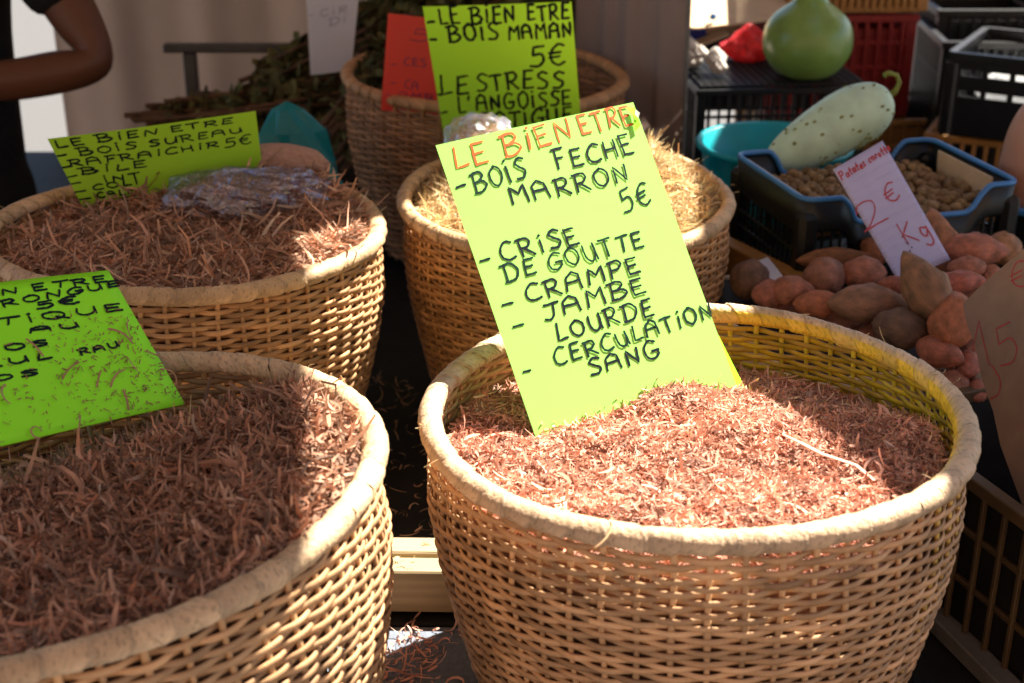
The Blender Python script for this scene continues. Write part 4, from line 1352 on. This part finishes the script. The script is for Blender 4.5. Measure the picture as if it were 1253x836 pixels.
# winter melon resting on bowl and crate
def winter_melon():
    a = Vector((0.415, 2.20, 1.103)); b = Vector((0.618, 2.275, 1.197))
    c = (a + b) / 2
    L = (b - a).length / 2
    t = empty('winter_melon', c, 'long pale green spotted melon lying on the teal bowl and crate', 'melon')
    rnd = random.Random(5)
    prof_ = []
    n = 30
    for i in range(n):
        s = -1 + 2 * i / (n - 1)
        r = 0.057 * (max(0, 1 - abs(s) ** 3.0)) ** 0.55 * (0.83 + 0.20 * s)
        prof_.append((s * L * 1.04, max(r, 0.003)))
    V, F = [], []
    seg = 32
    for i, (x, r) in enumerate(prof_):
        for k in range(seg):
            an = 2 * PI * k / seg
            rr = r * (1 + 0.012 * math.cos(3 * an + 1) + 0.02 * math.sin(x * 40 + an) + 0.006 * math.sin(x * 160 + 5 * an) * math.cos(x * 90 - 4 * an))
            V.append((x, rr * math.cos(an), rr * math.sin(an)))
    for i in range(n - 1):
        for k in range(seg):
            F.append((i * seg + k, i * seg + (k + 1) % seg, (i + 1) * seg + (k + 1) % seg, (i + 1) * seg + k))
    q = (b - a).normalized().to_track_quat('X', 'Z')
    o = link('body', mesh_of('body', V, F, True, M['melon']), t, rot=q.to_euler())
    # raised corky specks
    bm = bmesh.new()
    for k in range(150):
        x = rnd.uniform(-0.92, 0.95) * L; i = min(range(n), key=lambda j: abs(prof_[j][0] - x)); r = prof_[i][1]
        an = rnd.choice([rnd.uniform(0, 6.28), rnd.gauss(-1.5, .35), rnd.gauss(-2.4, .3)])
        s = rnd.uniform(0.0011, 0.0034)
        mtx = Matrix.Translation((x, r * 1.0 * math.cos(an), r * 1.0 * math.sin(an))) @ Matrix.Diagonal((s * 1.4, s, s, 1))
        bmesh.ops.create_icosphere(bm, subdivisions=1, radius=1.0, matrix=mtx)
    me = bpy.data.meshes.new('corky_specks'); bm.to_mesh(me); bm.free(); me.materials.append(M['melon_spot'])
    o = link('corky_specks', me, t, rot=q.to_euler()); o['kind'] = 'stuff'
    d = (b - a).normalized()
    e = d * L * 1.0
    V, F = tube([e, e + Vector((0.012, 0.0, 0.010)), e + Vector((0.017, 0, 0.024)), e + Vector((0.012, 0.0, 0.036)), e + Vector((-0.002, 0, 0.040)), e + Vector((-0.010, -.004, 0.037))], [0.0075, 0.005, 0.004, 0.0035, 0.004, 0.005], 8)
    link('stem', mesh_of('stem', V, F, True, M['stem']), t)
winter_melon()

# upturned black crate carrying the gourd
crate('slatted_crate', 'black crate under the bottle gourd and the red net bag', (0.518, 2.83, TZ), R_(5), 0.335, 0.26, 0.312, M['dark_plastic'], 15, 6, 0.005, 0.012, 'slatted crates', base=False)
def lid():
    t = empty('crate_lid', (0.518, 2.83, TZ + 0.313), 'black grid lid on which the bottle gourd stands', 'crate lid', rz=R_(5))
    for k in range(21):
        box('lid_rib', t, (-0.16 + 0.32 * k / 20, 0, 0.003), (0.004, 0.26, 0.004), M['dark_plastic'], .0005)
    for k in range(15):
        box('lid_rib', t, (0, -0.126 + 0.252 * k / 14, 0.0045), (0.33, 0.0042, 0.0042), M['dark_plastic'], .0005)
lid()
def gourd():
    t = empty('bottle_gourd', (0.580, 2.755, TZ + 0.320), 'big smooth green bottle gourd standing with its neck up on a black crate', 'gourd')
    p = [(0.001, 0.0), (0.03, 0.001), (0.055, 0.010), (0.074, 0.030), (0.0850, 0.053), (0.0870, 0.076), (0.082, 0.101), (0.068, 0.122), (0.049, 0.137), (0.0345, 0.148), (0.0275, 0.162), (0.0250, 0.185), (0.0245, 0.21), (0.026, 0.24), (0.022, 0.262), (0.013, 0.275), (0.001, 0.28)]
    # smooth profile
    pr = catmull(p, 4)
    V, F = lathe([(max(0.0005, q[0]), q[1]) for q in pr], 48, lambda a, z: 1 + 0.012 * math.sin(2 * a + 1) + 0.008 * math.sin(5 * a + 8 * z))
    link('body', mesh_of('body', V, F, True, M['gourd']), t)
    V, F = tube([(0, 0, 0.278), (0.003, 0, 0.298), (0.010, 0.003, 0.313)], [0.007, 0.005, 0.006], 8)
    link('stem', mesh_of('stem', V, F, True, M['stem']), t)
gourd()

def crumple(name, c, r, mt, label, cat, seed, pointy=0.0, lump=0.18, group=None, res=(18, 28)):
    rnd = random.Random(seed)
    V, F = [], []
    lat, seg = res
    ph = [rnd.uniform(0, 6.28) for _ in range(8)]
    for i in range(lat + 1):
        p = PI * i / lat
        for k in range(seg):
            a = 2 * PI * k / seg
            w = 1 + lump * (math.sin(3 * a + ph[0] + 2 * p) * .5 + math.sin(5 * a - 4 * p + ph[1]) * .4 + math.sin(8 * a + 6 * p + ph[2]) * .25) * math.sin(p) + rnd.uniform(-.05, .05)
            up = max(0, math.cos(p))
            w2 = w * (1 - pointy * 0.75 * up)
            V.append((r[0] * math.sin(p) * math.cos(a) * w2, r[1] * math.sin(p) * math.sin(a) * w2, r[2] * math.cos(p) * (1 + pointy * 0.4 * up)))
    for i in range(lat):
        for k in range(seg):
            k2 = (k + 1) % seg
            F.append((i * seg + k, (i + 1) * seg + k, (i + 1) * seg + k2, i * seg + k2))
    o = link(name, mesh_of(name, V, F, False, mt), None, c)
    return tag(o, label, cat, group)
crumple('net_bag', (0.492, 2.915, 1.150), (0.052, 0.04, 0.036), M['red_net'], 'bright red crumpled bag on the black crate left of the gourd', 'bag', 4, 0.7, .3)
def tube_heap():
    rnd = random.Random(8)
    for k in range(9):
        c = (0.375 + rnd.uniform(-.03, .035), 2.79 + rnd.uniform(-.05, .06), 1.138 + 0.016 * (k // 4) + rnd.uniform(-.003, .004))
        o = crumple('garlic_bulb', c, (rnd.uniform(.014, .022), rnd.uniform(.014, .02), rnd.uniform(.012, .018)), M['garlic'], 'whitish dry bulb in the small heap beside the beige curtain', 'bulb', 20 + k, .6, .14, 'dry whitish bulbs on the black crate')
tube_heap()

# far crates
crate('slatted_crate', 'red slatted crate behind the gourd', (0.735, 3.30, 0.93), R_(4), 0.33, 0.26, 0.235, M['red_plastic'], 11, 4, 0.010, 0.016, 'slatted crates', solid=0.85)
crate('slatted_crate', 'orange brown crate stacked on top of the red one', (0.765, 3.32, 1.170), R_(3), 0.31, 0.30, 0.24, M['orange_plastic'], 17, 3, 0.010, 0.014, 'slatted crates', solid=.4)
crate('slatted_crate', 'orange brown crate beneath the red one', (0.80, 3.31, 0.68), R_(5), 0.46, 0.28, 0.245, M['orange_plastic'], 13, 4, 0.008, 0.014, 'slatted crates', solid=.9)
crate('slatted_crate', 'tall dark crate in the shade right of the red crate', (1.08, 3.25, 0.80), R_(-4), 0.22, 0.30, 0.32, M['dark_plastic'], 9, 4, 0.008, 0.016, 'slatted crates', solid=.8)
crate('slatted_crate', 'dark green crate between the red crate and the one with the light slots', (1.12, 3.42, 0.86), R_(0), 0.26, 0.30, 0.30, M['green_plastic'], 9, 4, 0.008, 0.016, 'slatted crates', solid=.9)
crate('slatted_crate', 'brown slatted crate standing on the ground under the slotted black one', (1.15, 2.98, 0.703), R_(-26), 0.42, 0.34, 0.26, M['orange_plastic'], 16, 3, 0.008, 0.014, 'slatted crates', solid=.25)
crate('slatted_crate', 'lowest orange brown crate of the stack at the right edge', (1.16, 2.97, 0.45), R_(-24), 0.42, 0.34, 0.25, M['orange_plastic'], 16, 3, 0.008, 0.014, 'slatted crates', solid=.25)
crate('slatted_crate', 'orange brown crate high up behind the slotted black crate', (1.42, 3.75, 0.98), R_(2), 0.62, 0.34, 0.30, M['orange_plastic'], 19, 4, 0.012, 0.016, 'slatted crates', solid=.9)
crate('slatted_crate', 'lower orange brown crate in the far stack behind the slotted black crate', (1.42, 3.75, 0.66), R_(2), 0.62, 0.34, 0.30, M['orange_plastic'], 19, 4, 0.012, 0.016, 'slatted crates', solid=.9)

def slotted_crate():
    """black crate whose panels are pierced by two rows of short slots backed by an added pale sack"""
    w, d, h = 0.36, 0.30, 0.175
    t = empty('slotted_crate', (1.14, 2.93, 0.968), 'black crate with two rows of bright slots on top of the brown stack', 'crate', rz=R_(-30))
    mt = M['dark_plastic']
    for axis in (0, 1):
        ln = w if axis == 0 else d
        off = d / 2 if axis == 0 else w / 2
        for s in (-1, 1):
            def pb(name, a0, a1, z0, z1, th=0.004, out=0):
                c = ((a0 + a1) / 2, s * (off + out)) if axis == 0 else (s * (off + out), (a0 + a1) / 2)
                sz = (a1 - a0, th, z1 - z0) if axis == 0 else (th, a1 - a0, z1 - z0)
                box(name, t, (c[0], c[1], (z0 + z1) / 2), sz, mt, 0.0008)
            e = ln / 2 - 0.012
            pb('side_panel', -e, e, 0.004, 0.085)
            pb('side_panel', -e, e, 0.097, 0.128)
            pb('side_panel', -e, e, 0.140, 0.160)
            ns = 6
            for r0, r1 in ((0.085, 0.097), (0.128, 0.140)):
                for k in range(ns + 1):
                    x = -e + (2 * e - 0.012) * k / ns
                    pb('slot_bar', x, x + 0.012, r0, r1)
            pb('top_rim', -ln / 2, ln / 2, 0.160, 0.175, 0.016)
    for sx in (-1, 1):
        for sy in (-1, 1):
            box('corner_post', t, (sx * (w / 2 - .003), sy * (d / 2 - .003), 0.079), (0.028, 0.028, 0.158), mt, .006)
    box('crate_bottom', t, (0, 0, 0.003), (w - .02, d - .02, 0.006), mt)
slotted_crate()
crumple('slot_fill_sack', (1.12, 2.92, 1.045), (0.135, 0.105, 0.062), M['white_canvas'], 'white sack added inside the slotted black crate to brighten its slots', 'sack', 33, 0.1, .10)  # put in behind the slots so that they look bright

def squash():
    V, F = lathe([(max(.0005, q[0]), q[1]) for q in catmull([(0.001, -0.14), (0.04, -0.125), (0.058, -0.07), (0.062, 0.0), (0.058, 0.06), (0.042, 0.11), (0.012, 0.128), (0.001, 0.13)], 4)], 36)
    o = link('smooth_squash', mesh_of('smooth_squash', V, F, True, M['squash']), None, (0.822, 2.10, 1.150), (R_(6), R_(4), 0), (1, 1, .72))
    tag(o, 'smooth pinkish brown squash cut by the right edge of the picture', 'squash')
squash()
slip = link('paper_slip', mesh_of('paper_slip', [(0.352, 1.905, 1.045), (0.372, 1.918, 1.048), (0.398, 1.812, 1.03), (0.372, 1.802, 1.028), (0.352, 1.905, 1.0435), (0.372, 1.918, 1.0465), (0.398, 1.812, 1.0285), (0.372, 1.802, 1.0265)],
    [(0, 1, 2, 3), (7, 6, 5, 4), (0, 4, 5, 1), (1, 5, 6, 2), (2, 6, 7, 3), (3, 7, 4, 0)], False, M['white_paper']))
tag(slip, 'narrow lilac paper slip lying on the leftmost sweet potatoes by the straw basket', 'paper slip')

# cardboard flap box behind the curtain
def flap_box():
    t = empty('open_cardboard_box', (0.40, 3.22, 0.95), 'open box with a sunlit cardboard flap and deep blue side left of the gourd', 'box')
    box('blue_side', t, (-0.012, -0.10, 0.105), (0.085, 0.004, 0.20), M['blue_box'])
    box('dark_side', t, (0.15, -0.06, 0.09), (0.26, 0.004, 0.17), M['black_board'])
    box('back_side', t, (0.10, 0.20, 0.10), (0.36, 0.004, 0.20), M['kraft'])
    child_world('flap', [(0.30, 3.05, 1.168), (0.40, 3.035, 1.163), (0.52, 3.06, 1.172), (0.64, 3.11, 1.176), (0.56, 3.34, 1.235), (0.30, 3.36, 1.25),
                         (0.30, 3.05, 1.164), (0.40, 3.035, 1.159), (0.52, 3.06, 1.168), (0.64, 3.11, 1.172), (0.56, 3.34, 1.231), (0.30, 3.36, 1.246)],
                [(0, 1, 2, 3, 4, 5), (11, 10, 9, 8, 7, 6), (0, 6, 7, 1), (1, 7, 8, 2), (2, 8, 9, 3), (3, 9, 10, 4), (4, 10, 11, 5), (5, 11, 6, 0)], M['kraft'], t)
    box('flap_strip', t, (0.0, -0.13, 0.165), (0.16, 0.03, 0.006), M['kraft'], .001, (R_(10), R_(-18), R_(10)))
    box('blue_tape', t, (0.035, -0.16, 0.232), (0.016, 0.006, 0.014), M['tape'], .002, (0.3, .4, .5))
flap_box()

# ------------------------------------------------------------------ back of the stall
def drape(name, pts, z0, z1, mt, label, amp=0.02, waves=14, seed=0, cat='curtain', hem=None, lift=None):
    """hanging cloth along a plan polyline pts with folds"""
    base = Vector(((pts[0][0] + pts[-1][0]) / 2, (pts[0][1] + pts[-1][1]) / 2, z0))
    t = empty(name, base, label, cat)
    P = [np.array(p) for p in pts]
    seglen = [np.linalg.norm(b - a) for a, b in zip(P[:-1], P[1:])]
    tot = sum(seglen)
    nu, nv = 110, 12
    V, F = [], []
    for i in range(nu + 1):
        s = tot * i / nu; k = 0
        while k < len(seglen) - 1 and s > seglen[k]:
            s -= seglen[k]; k += 1
        a, b = P[k], P[k + 1]
        p = a + (b - a) * min(1, s / seglen[k]); d = (b - a) / seglen[k]; n = np.array([-d[1], d[0]])
        u = i / nu
        for j in range(nv + 1):
            v = j / nv
            f = amp * (math.sin(2 * PI * waves * u + seed) + 0.5 * math.sin(2 * PI * waves * 0.43 * u + 2 * seed + v) + 0.25 * math.sin(2 * PI * waves * 2.3 * u + 3 * v)) * (0.6 + 0.5 * (1 - v))
            q = p + n * f
            V.append((q[0], q[1], z0 + (z1 - z0) * v + (lift(u) * (1 - v) if lift else 0)))
    for i in range(nu):
        for j in range(nv):
            a = i * (nv + 1) + j
            F.append((a, a + nv + 1, a + nv + 2, a + 1))
    child_world('cloth', V, F, mt, t, True)
    if hem:
        a = V[nu * (nv + 1):]
        V2, F2 = tube([Vector(q) for q in a], 0.004, 6)
        child_world('hem_cord', V2, F2, M[hem], t, True)
    return t
drape('stall_curtain', [(-1.12, 3.42), (-0.6, 3.36), (0.15, 3.30)], 0.05, 2.3, M['curtain'], 'beige canvas wall hanging behind the herbs and the person', 0.014, 5, 1.0)
drape('stall_curtain', [(0.135, 3.02), (0.20, 2.86), (0.325, 2.66)], 0.55, 2.3, M['curtain_grey'], 'greyish pink curtain hanging between the farthest basket and the crates', 0.010, 4, 2.2, hem='grey_rail')

def bench():
    t = empty('grey_metal_frame', (-0.5, 3.06, 0), 'dark grey metal frame with a level bar above the herbs', 'metal frame')
    box('top_bar', t, (0.02, 0, 1.115), (0.56, 0.03, 0.018), M['steel'], .003)
    for x in (-0.205, 0.25):
        box('leg', t, (x, 0, 0.55), (0.028, 0.028, 1.11), M['steel'], .003)
bench()
def herb_table():
    b = link('storage_box', bevel_box(0.80, 0.52, 0.13, 0.004, M['black_board'], 'storage_box'), None, (-0.42, 2.83, TZ + 0.067))
    tag(b, 'low dark box carrying the dried herbs', 'box')
herb_table()
def herbs(a, b, rad, nl, nt_, label, seed, lw=(0.010, 0.024), ll=(0.03, 0.08)):
    rnd = np.random.RandomState(seed)
    a = np.array(a); b = np.array(b)
    t = empty('dried_herb_bundle', tuple((a + b) / 2), label, 'dried herbs', 'bundles of dried leaves and twigs')
    c = (a + b) / 2
    s = rnd.uniform(0, 1, nl)
    dirs = rnd.normal(0, 1, (nl, 3)); dirs /= np.linalg.norm(dirs, axis=1)[:, None]
    P = a + (b - a) * s[:, None] + dirs * rad * (rnd.uniform(0.2, 1, nl) ** .5)[:, None] * (0.6 + 0.6 * np.sin(PI * s))[:, None]
    V, F, _ = ribbons(P, rnd, ll, lw, 1.4, 0.6)
    g = tints(nl, rnd, 0.35, 1.5, 0.18, 0)
    o = link('leaves', mesh_np('leaves', V - c, F, [M['leaf']], None, np.repeat(g, 6, 0)), t)
    o['kind'] = 'stuff'
    Vs, Fs = [], []
    d = (b - a) / np.linalg.norm(b - a)
    for k in range(nt_):
        o_ = rnd.normal(0, rad * 0.4, 3); e_ = rnd.normal(0, rad * 0.55, 3)
        p0 = a - d * rnd.uniform(0, .06) + o_ - c; p1 = b + d * rnd.uniform(0, .06) + e_ - c
        V1, F1 = tube([p0, (p0 + p1) / 2 + rnd.normal(0, .008, 3), p1], [0.006, 0.005, 0.003], 5)
        m = len(Vs); Vs += V1; Fs += [tuple(i + m for i in f) for f in F1]
    o = link('twigs', mesh_of('twigs', Vs, Fs, True, M['twig']), t); o['kind'] = 'stuff'
herbs((-0.70, 2.78, 1.035), (-0.36, 2.84, 1.065), 0.035, 300, 26, 'flat bundle of dry twigs lying farthest left above the rear green card', 1)
herbs((-0.62, 2.86, 1.02), (-0.28, 2.80, 1.06), 0.045, 520, 12, 'dry brown herb bundle under the level grey bar', 2)
herbs((-0.52, 2.92, 1.06), (-0.36, 2.90, 1.13), 0.055, 480, 8, 'leafy olive brown bundle just left of the lilac paper', 3, (0.014, 0.03))
herbs((-0.32, 2.74, 0.99), (-0.20, 2.82, 1.12), 0.055, 560, 8, 'dark herb bundle beside the left rim of the farthest basket', 4, (0.012, 0.028))
herbs((-0.30, 3.00, 1.16), (-0.05, 3.06, 1.28), 0.075, 900, 8, 'large heap of dried grey green leaves behind the red card', 5, (0.014, 0.034))
herbs((-0.08, 3.04, 1.08), (0.16, 3.08, 1.24), 0.075, 800, 8, 'dried leaf bundle behind the farthest basket at the curtain edge', 6, (0.014, 0.034))
herbs((-0.33, 2.66, 1.06), (-0.22, 2.74, 1.20), 0.030, 260, 10, 'slim bundle of dry twigs rising beside the lilac paper', 7, (0.008, 0.016))
crumple('burlap_sack', (-0.345, 1.985, 1.165), (0.080, 0.026, 0.034), M['burlap'], 'smooth pinkish brown sack end showing behind the clear bag in the rear left basket', 'sack', 41, 0.0, .05)
crumple('teal_bag', (-0.385, 2.36, 0.975), (0.110, 0.07, 0.165), M['teal_bag'], 'crumpled teal plastic bag between the rear left and the farthest basket', 'bag', 14, 0.45, .34, None, (9, 13))

# ------------------------------------------------------------------ person at the left edge
def skin_mesh(name, nodes, edges, material, parent, sub=2, root=0, loc=(0, 0, 0)):
    me = bpy.data.meshes.new(name)
    me.from_pydata([Vector(n[0]) for n in nodes], edges, [])
    me.update()
    o = link(name, me, parent, loc)
    me.materials.append(material)
    sk = o.modifiers.new('skin', 'SKIN')
    sk.use_smooth_shade = True
    for i, n in enumerate(nodes):
        v = me.skin_vertices[0].data[i]
        v.radius = n[1] if hasattr(n[1], '__len__') else (n[1], n[1])
        v.use_root = (i == root)
    sb = o.modifiers.new('smooth', 'SUBSURF'); sb.levels = sub; sb.render_levels = sub
    return o
def person():
    bx, by = -1.16, 2.74
    t = empty('person', (bx, by, 0), 'person in black clothes with one bare bent forearm at the left edge', 'person')
    # coordinates relative to the feet; x to the picture's right, y away
    body = [((0, 0, 0.98), (.10, .10)), ((0, 0, 1.12), (.10, .10)), ((0, 0, 1.28), (.10, .10)), ((0, 0, 1.40), (.09, .09)), ((0, 0, 1.49), (.055, .055)), ((0, -.01, 1.56), (.05, .055)),
            ((0.19, -.01, 1.42), (.058, .058)), ((0.30, -.03, 1.30), (.054, .054)), ((0.375, -.07, 1.165), (.046, .046)), ((0.22, -.15, 1.150), (.041, .041)), ((0.10, -.22, 1.165), (.032, .030)), ((0.05, -.25, 1.17), (.030, .020)),
            ((-0.17, -.01, 1.42), (.058, .058)), ((-0.26, -.05, 1.28), (.048, .048)), ((-0.30, -.10, 1.13), (.042, .042)), ((-0.18, -.20, 1.12), (.036, .036)), ((-0.06, -.26, 1.15), (.028, .026)), ((-0.02, -.28, 1.16), (.028, .018)),
            ((0.10, 0, 0.90), (.085, .09)), ((0.115, -.01, 0.50), (.058, .06)), ((0.12, .01, 0.09), (.04, .045)), ((0.12, -.13, 0.035), (.042, .03)),
            ((-0.10, 0, 0.90), (.085, .09)), ((-0.115, -.01, 0.50), (.058, .06)), ((-0.12, .01, 0.09), (.04, .045)), ((-0.12, -.13, 0.035), (.042, .03)),
            ((0, -.005, 1.66), (.072, .09)), ((0, 0, 1.76), (.06, .075))]
    ed = [(0, 1), (1, 2), (2, 3), (3, 4), (4, 5), (3, 6), (6, 7), (7, 8), (8, 9), (9, 10), (10, 11), (3, 12), (12, 13), (13, 14), (14, 15), (15, 16), (16, 17), (0, 18), (18, 19), (19, 20), (20, 21), (0, 22), (22, 23), (23, 24), (24, 25), (5, 26), (26, 27)]
    t0 = t
    body_o = skin_mesh('body', body, ed, M['skin'], t)
    t = body_o
    # fingers and thumbs, rooted in the palms
    for side, hx, hy, hz, dx in ((1, 0.045, -.255, 1.17, -1), (-1, -0.015, -.285, 1.16, 1)):
        for k in range(4):
            z = hz + 0.022 - k * 0.015
            L = (0.062, 0.07, 0.066, 0.052)[k]
            nodes = [((hx, hy, z), .009), ((hx + dx * L * .5, hy - .012, z - .002), .0085), ((hx + dx * L * .85, hy - .004, z - .006), .0078), ((hx + dx * L * 1.05, hy + .012, z - .010), .0065)]
            skin_mesh('finger', nodes, [(0, 1), (1, 2), (2, 3)], M['skin'], t, 1)
        nodes = [((hx - dx * .03, hy, hz + .02), .011), ((hx, hy - .014, hz + .045), .010), ((hx + dx * .022, hy - .016, hz + .052), .008)]
        skin_mesh('thumb', nodes, [(0, 1), (1, 2)], M['skin'], t, 1)
    t = t0
    shirt = [((0, 0, 0.84), (.185, .17)), ((0, 0, 0.96), (.185, .17)), ((0, 0, 1.12), (.190, .17)), ((0, 0, 1.28), (.195, .17)), ((0, 0, 1.40), (.15, .12)), ((0, 0, 1.475), (.07, .07)),
             ((0.19, -.01, 1.425), (.075, .075)), ((0.285, -.025, 1.33), (.078, .078)), ((0.325, -.042, 1.262), (.076, .076)), ((-0.17, -.01, 1.425), (.072, .072)), ((-0.24, -.04, 1.31), (.070, .070))]
    skin_mesh('black_shirt', shirt, [(0, 1), (1, 2), (2, 3), (3, 4), (4, 5), (4, 6), (6, 7), (7, 8), (4, 9), (9, 10)], M['black_cloth'], t)
    tr = [((0, 0, 1.06), (.155, .15)), ((0, 0, 0.92), (.17, .13)), ((0.10, 0, 0.82), (.105, .11)), ((0.115, -.01, 0.50), (.078, .08)), ((0.12, .01, 0.12), (.07, .075)), ((-0.10, 0, 0.82), (.105, .11)), ((-0.115, -.01, 0.50), (.078, .08)), ((-0.12, .01, 0.12), (.07, .075))]
    skin_mesh('black_trousers', tr, [(0, 1), (1, 2), (2, 3), (3, 4), (1, 5), (5, 6), (6, 7)], M['black_cloth'], t)
    hair = [((0, .02, 1.70), (.08, .09)), ((0, .015, 1.78), (.068, .08))]
    skin_mesh('short_hair', hair, [(0, 1)], M['black_cloth'], t)
    t = body_o
    nose = [((0, -.085, 1.67), .014), ((0, -.108, 1.645), .015)]
    skin_mesh('nose', nose, [(0, 1)], M['skin'], t, 1)
    for sx in (-1, 1):
        skin_mesh('ear', [((sx * .075, .01, 1.675), .014), ((sx * .08, .012, 1.645), .012)], [(0, 1)], M['skin'], t, 1)
        V, F = lathe([(0.0005, -.010), (.007, -.007), (.010, 0), (.007, .007), (.0005, .010)], 12)
        link('eye', mesh_of('eye', V, F, True, M['white_paper']), t, (sx * .03, -.082, 1.685))
        link('pupil', mesh_of('pupil', V, F, True, M['black_cloth']), t, (sx * .03, -.0885, 1.685), (0, 0, 0), (.45, .45, .45))
person()

# ------------------------------------------------------------------ canopies overhead (they cast the shade)
CZ = 2.35
def canopy(name, outline, z, label, poles):
    cx = sum(p[0] for p in outline) / len(outline); cy = sum(p[1] for p in outline) / len(outline)
    t = empty(name, (cx, cy, 0), label, 'canopy')
    n = len(outline)
    th = 0.004
    V = [(x, y, z) for x, y in outline] + [(x, y, z + th) for x, y in outline]
    F = [tuple(range(n - 1, -1, -1)), tuple(range(n, 2 * n))] + [(i, (i + 1) % n, n + (i + 1) % n, n + i) for i in range(n)]
    child_world('canvas', V[:n], [tuple(range(n))], M['canopy'], t)
    for (x, y) in poles:
        V, F = tube([(x, y, 0), (x, y, z - 0.01)], 0.02, 10)
        child_world('pole', V, F, M['steel'], t, True)
SHX, SHY = (CZ - RZ) * SDIR.x / SDIR.z, (CZ - RZ) * SDIR.y / SDIR.z
def rim_to_canopy(p):
    """the spot of canvas whose edge shades the point p of the rim plane"""
    return (p[0] + SHX, p[1] + SHY)
left_edge = [rim_to_canopy(p) for p in [(0.02, 0.30), (-0.145, 0.72), (-0.192, 1.011), (-0.228, 1.306), (-0.247, 1.571), (-0.285, 1.76)]]
back_edge = [rim_to_canopy(p) for p in [(-0.18, 1.815), (-0.05, 2.06), (0.10, 2.16), (0.26, 2.12)]]
canopy('shade_canopy', left_edge + back_edge + [(1.09, 2.75), (1.09, 3.42), (0.98, 3.62), (0.94, 3.75), (-1.9, 3.75), (-1.9, -0.15), (0.62, -0.15)], CZ,
       'beige canvas roof over the left stall, just out of view', [(-1.8, 3.7), (-1.8, -0.1)])
right_edge = [rim_to_canopy(p) for p in [(0.26, 2.02), (0.255, 1.80), (0.262, 1.50), (0.305, 1.27), (0.362, 1.085), (0.42, 0.86), (0.53, 0.40)]]
canopy('shade_canopy', right_edge[::-1] + [(1.12, 3.1), (1.30, 4.5), (1.58, 4.5), (1.62, 3.56), (2.9, 3.56), (2.9, 0.4)], CZ + 0.006,
       'beige canvas roof over the right produce stall, just out of view', [(2.8, 0.5), (2.8, 3.5)])
canopy('shade_canopy', [(1.66, 3.95), (3.0, 3.95), (3.0, 5.6), (1.66, 5.6)], CZ + 0.01, 'small unseen canvas roof added to shade the far crate stack', [(2.9, 4.05), (2.9, 5.5)])  # extra roof out of view, put in to shade the far crates

# house front added behind the camera for warm fill and less sky
fac = empty('fill_facade', (0, -5.2, 0), 'terracotta house front added unseen behind the viewer for warm fill light', 'building')
box('fill_wall', fac, (0, -0.15, 2.6), (16, 0.3, 5.2), M['terracotta'], 0.01)
for x in (-6, -3, 0, 3, 6):
    box('fill_window', fac, (x, 0.02, 3.4), (1.1, 0.06, 1.5), M['steel'], 0.01)
    box('fill_door', fac, (x + 1.4, 0.02, 1.1), (1.0, 0.06, 2.2), M['pale_wood'], 0.01)
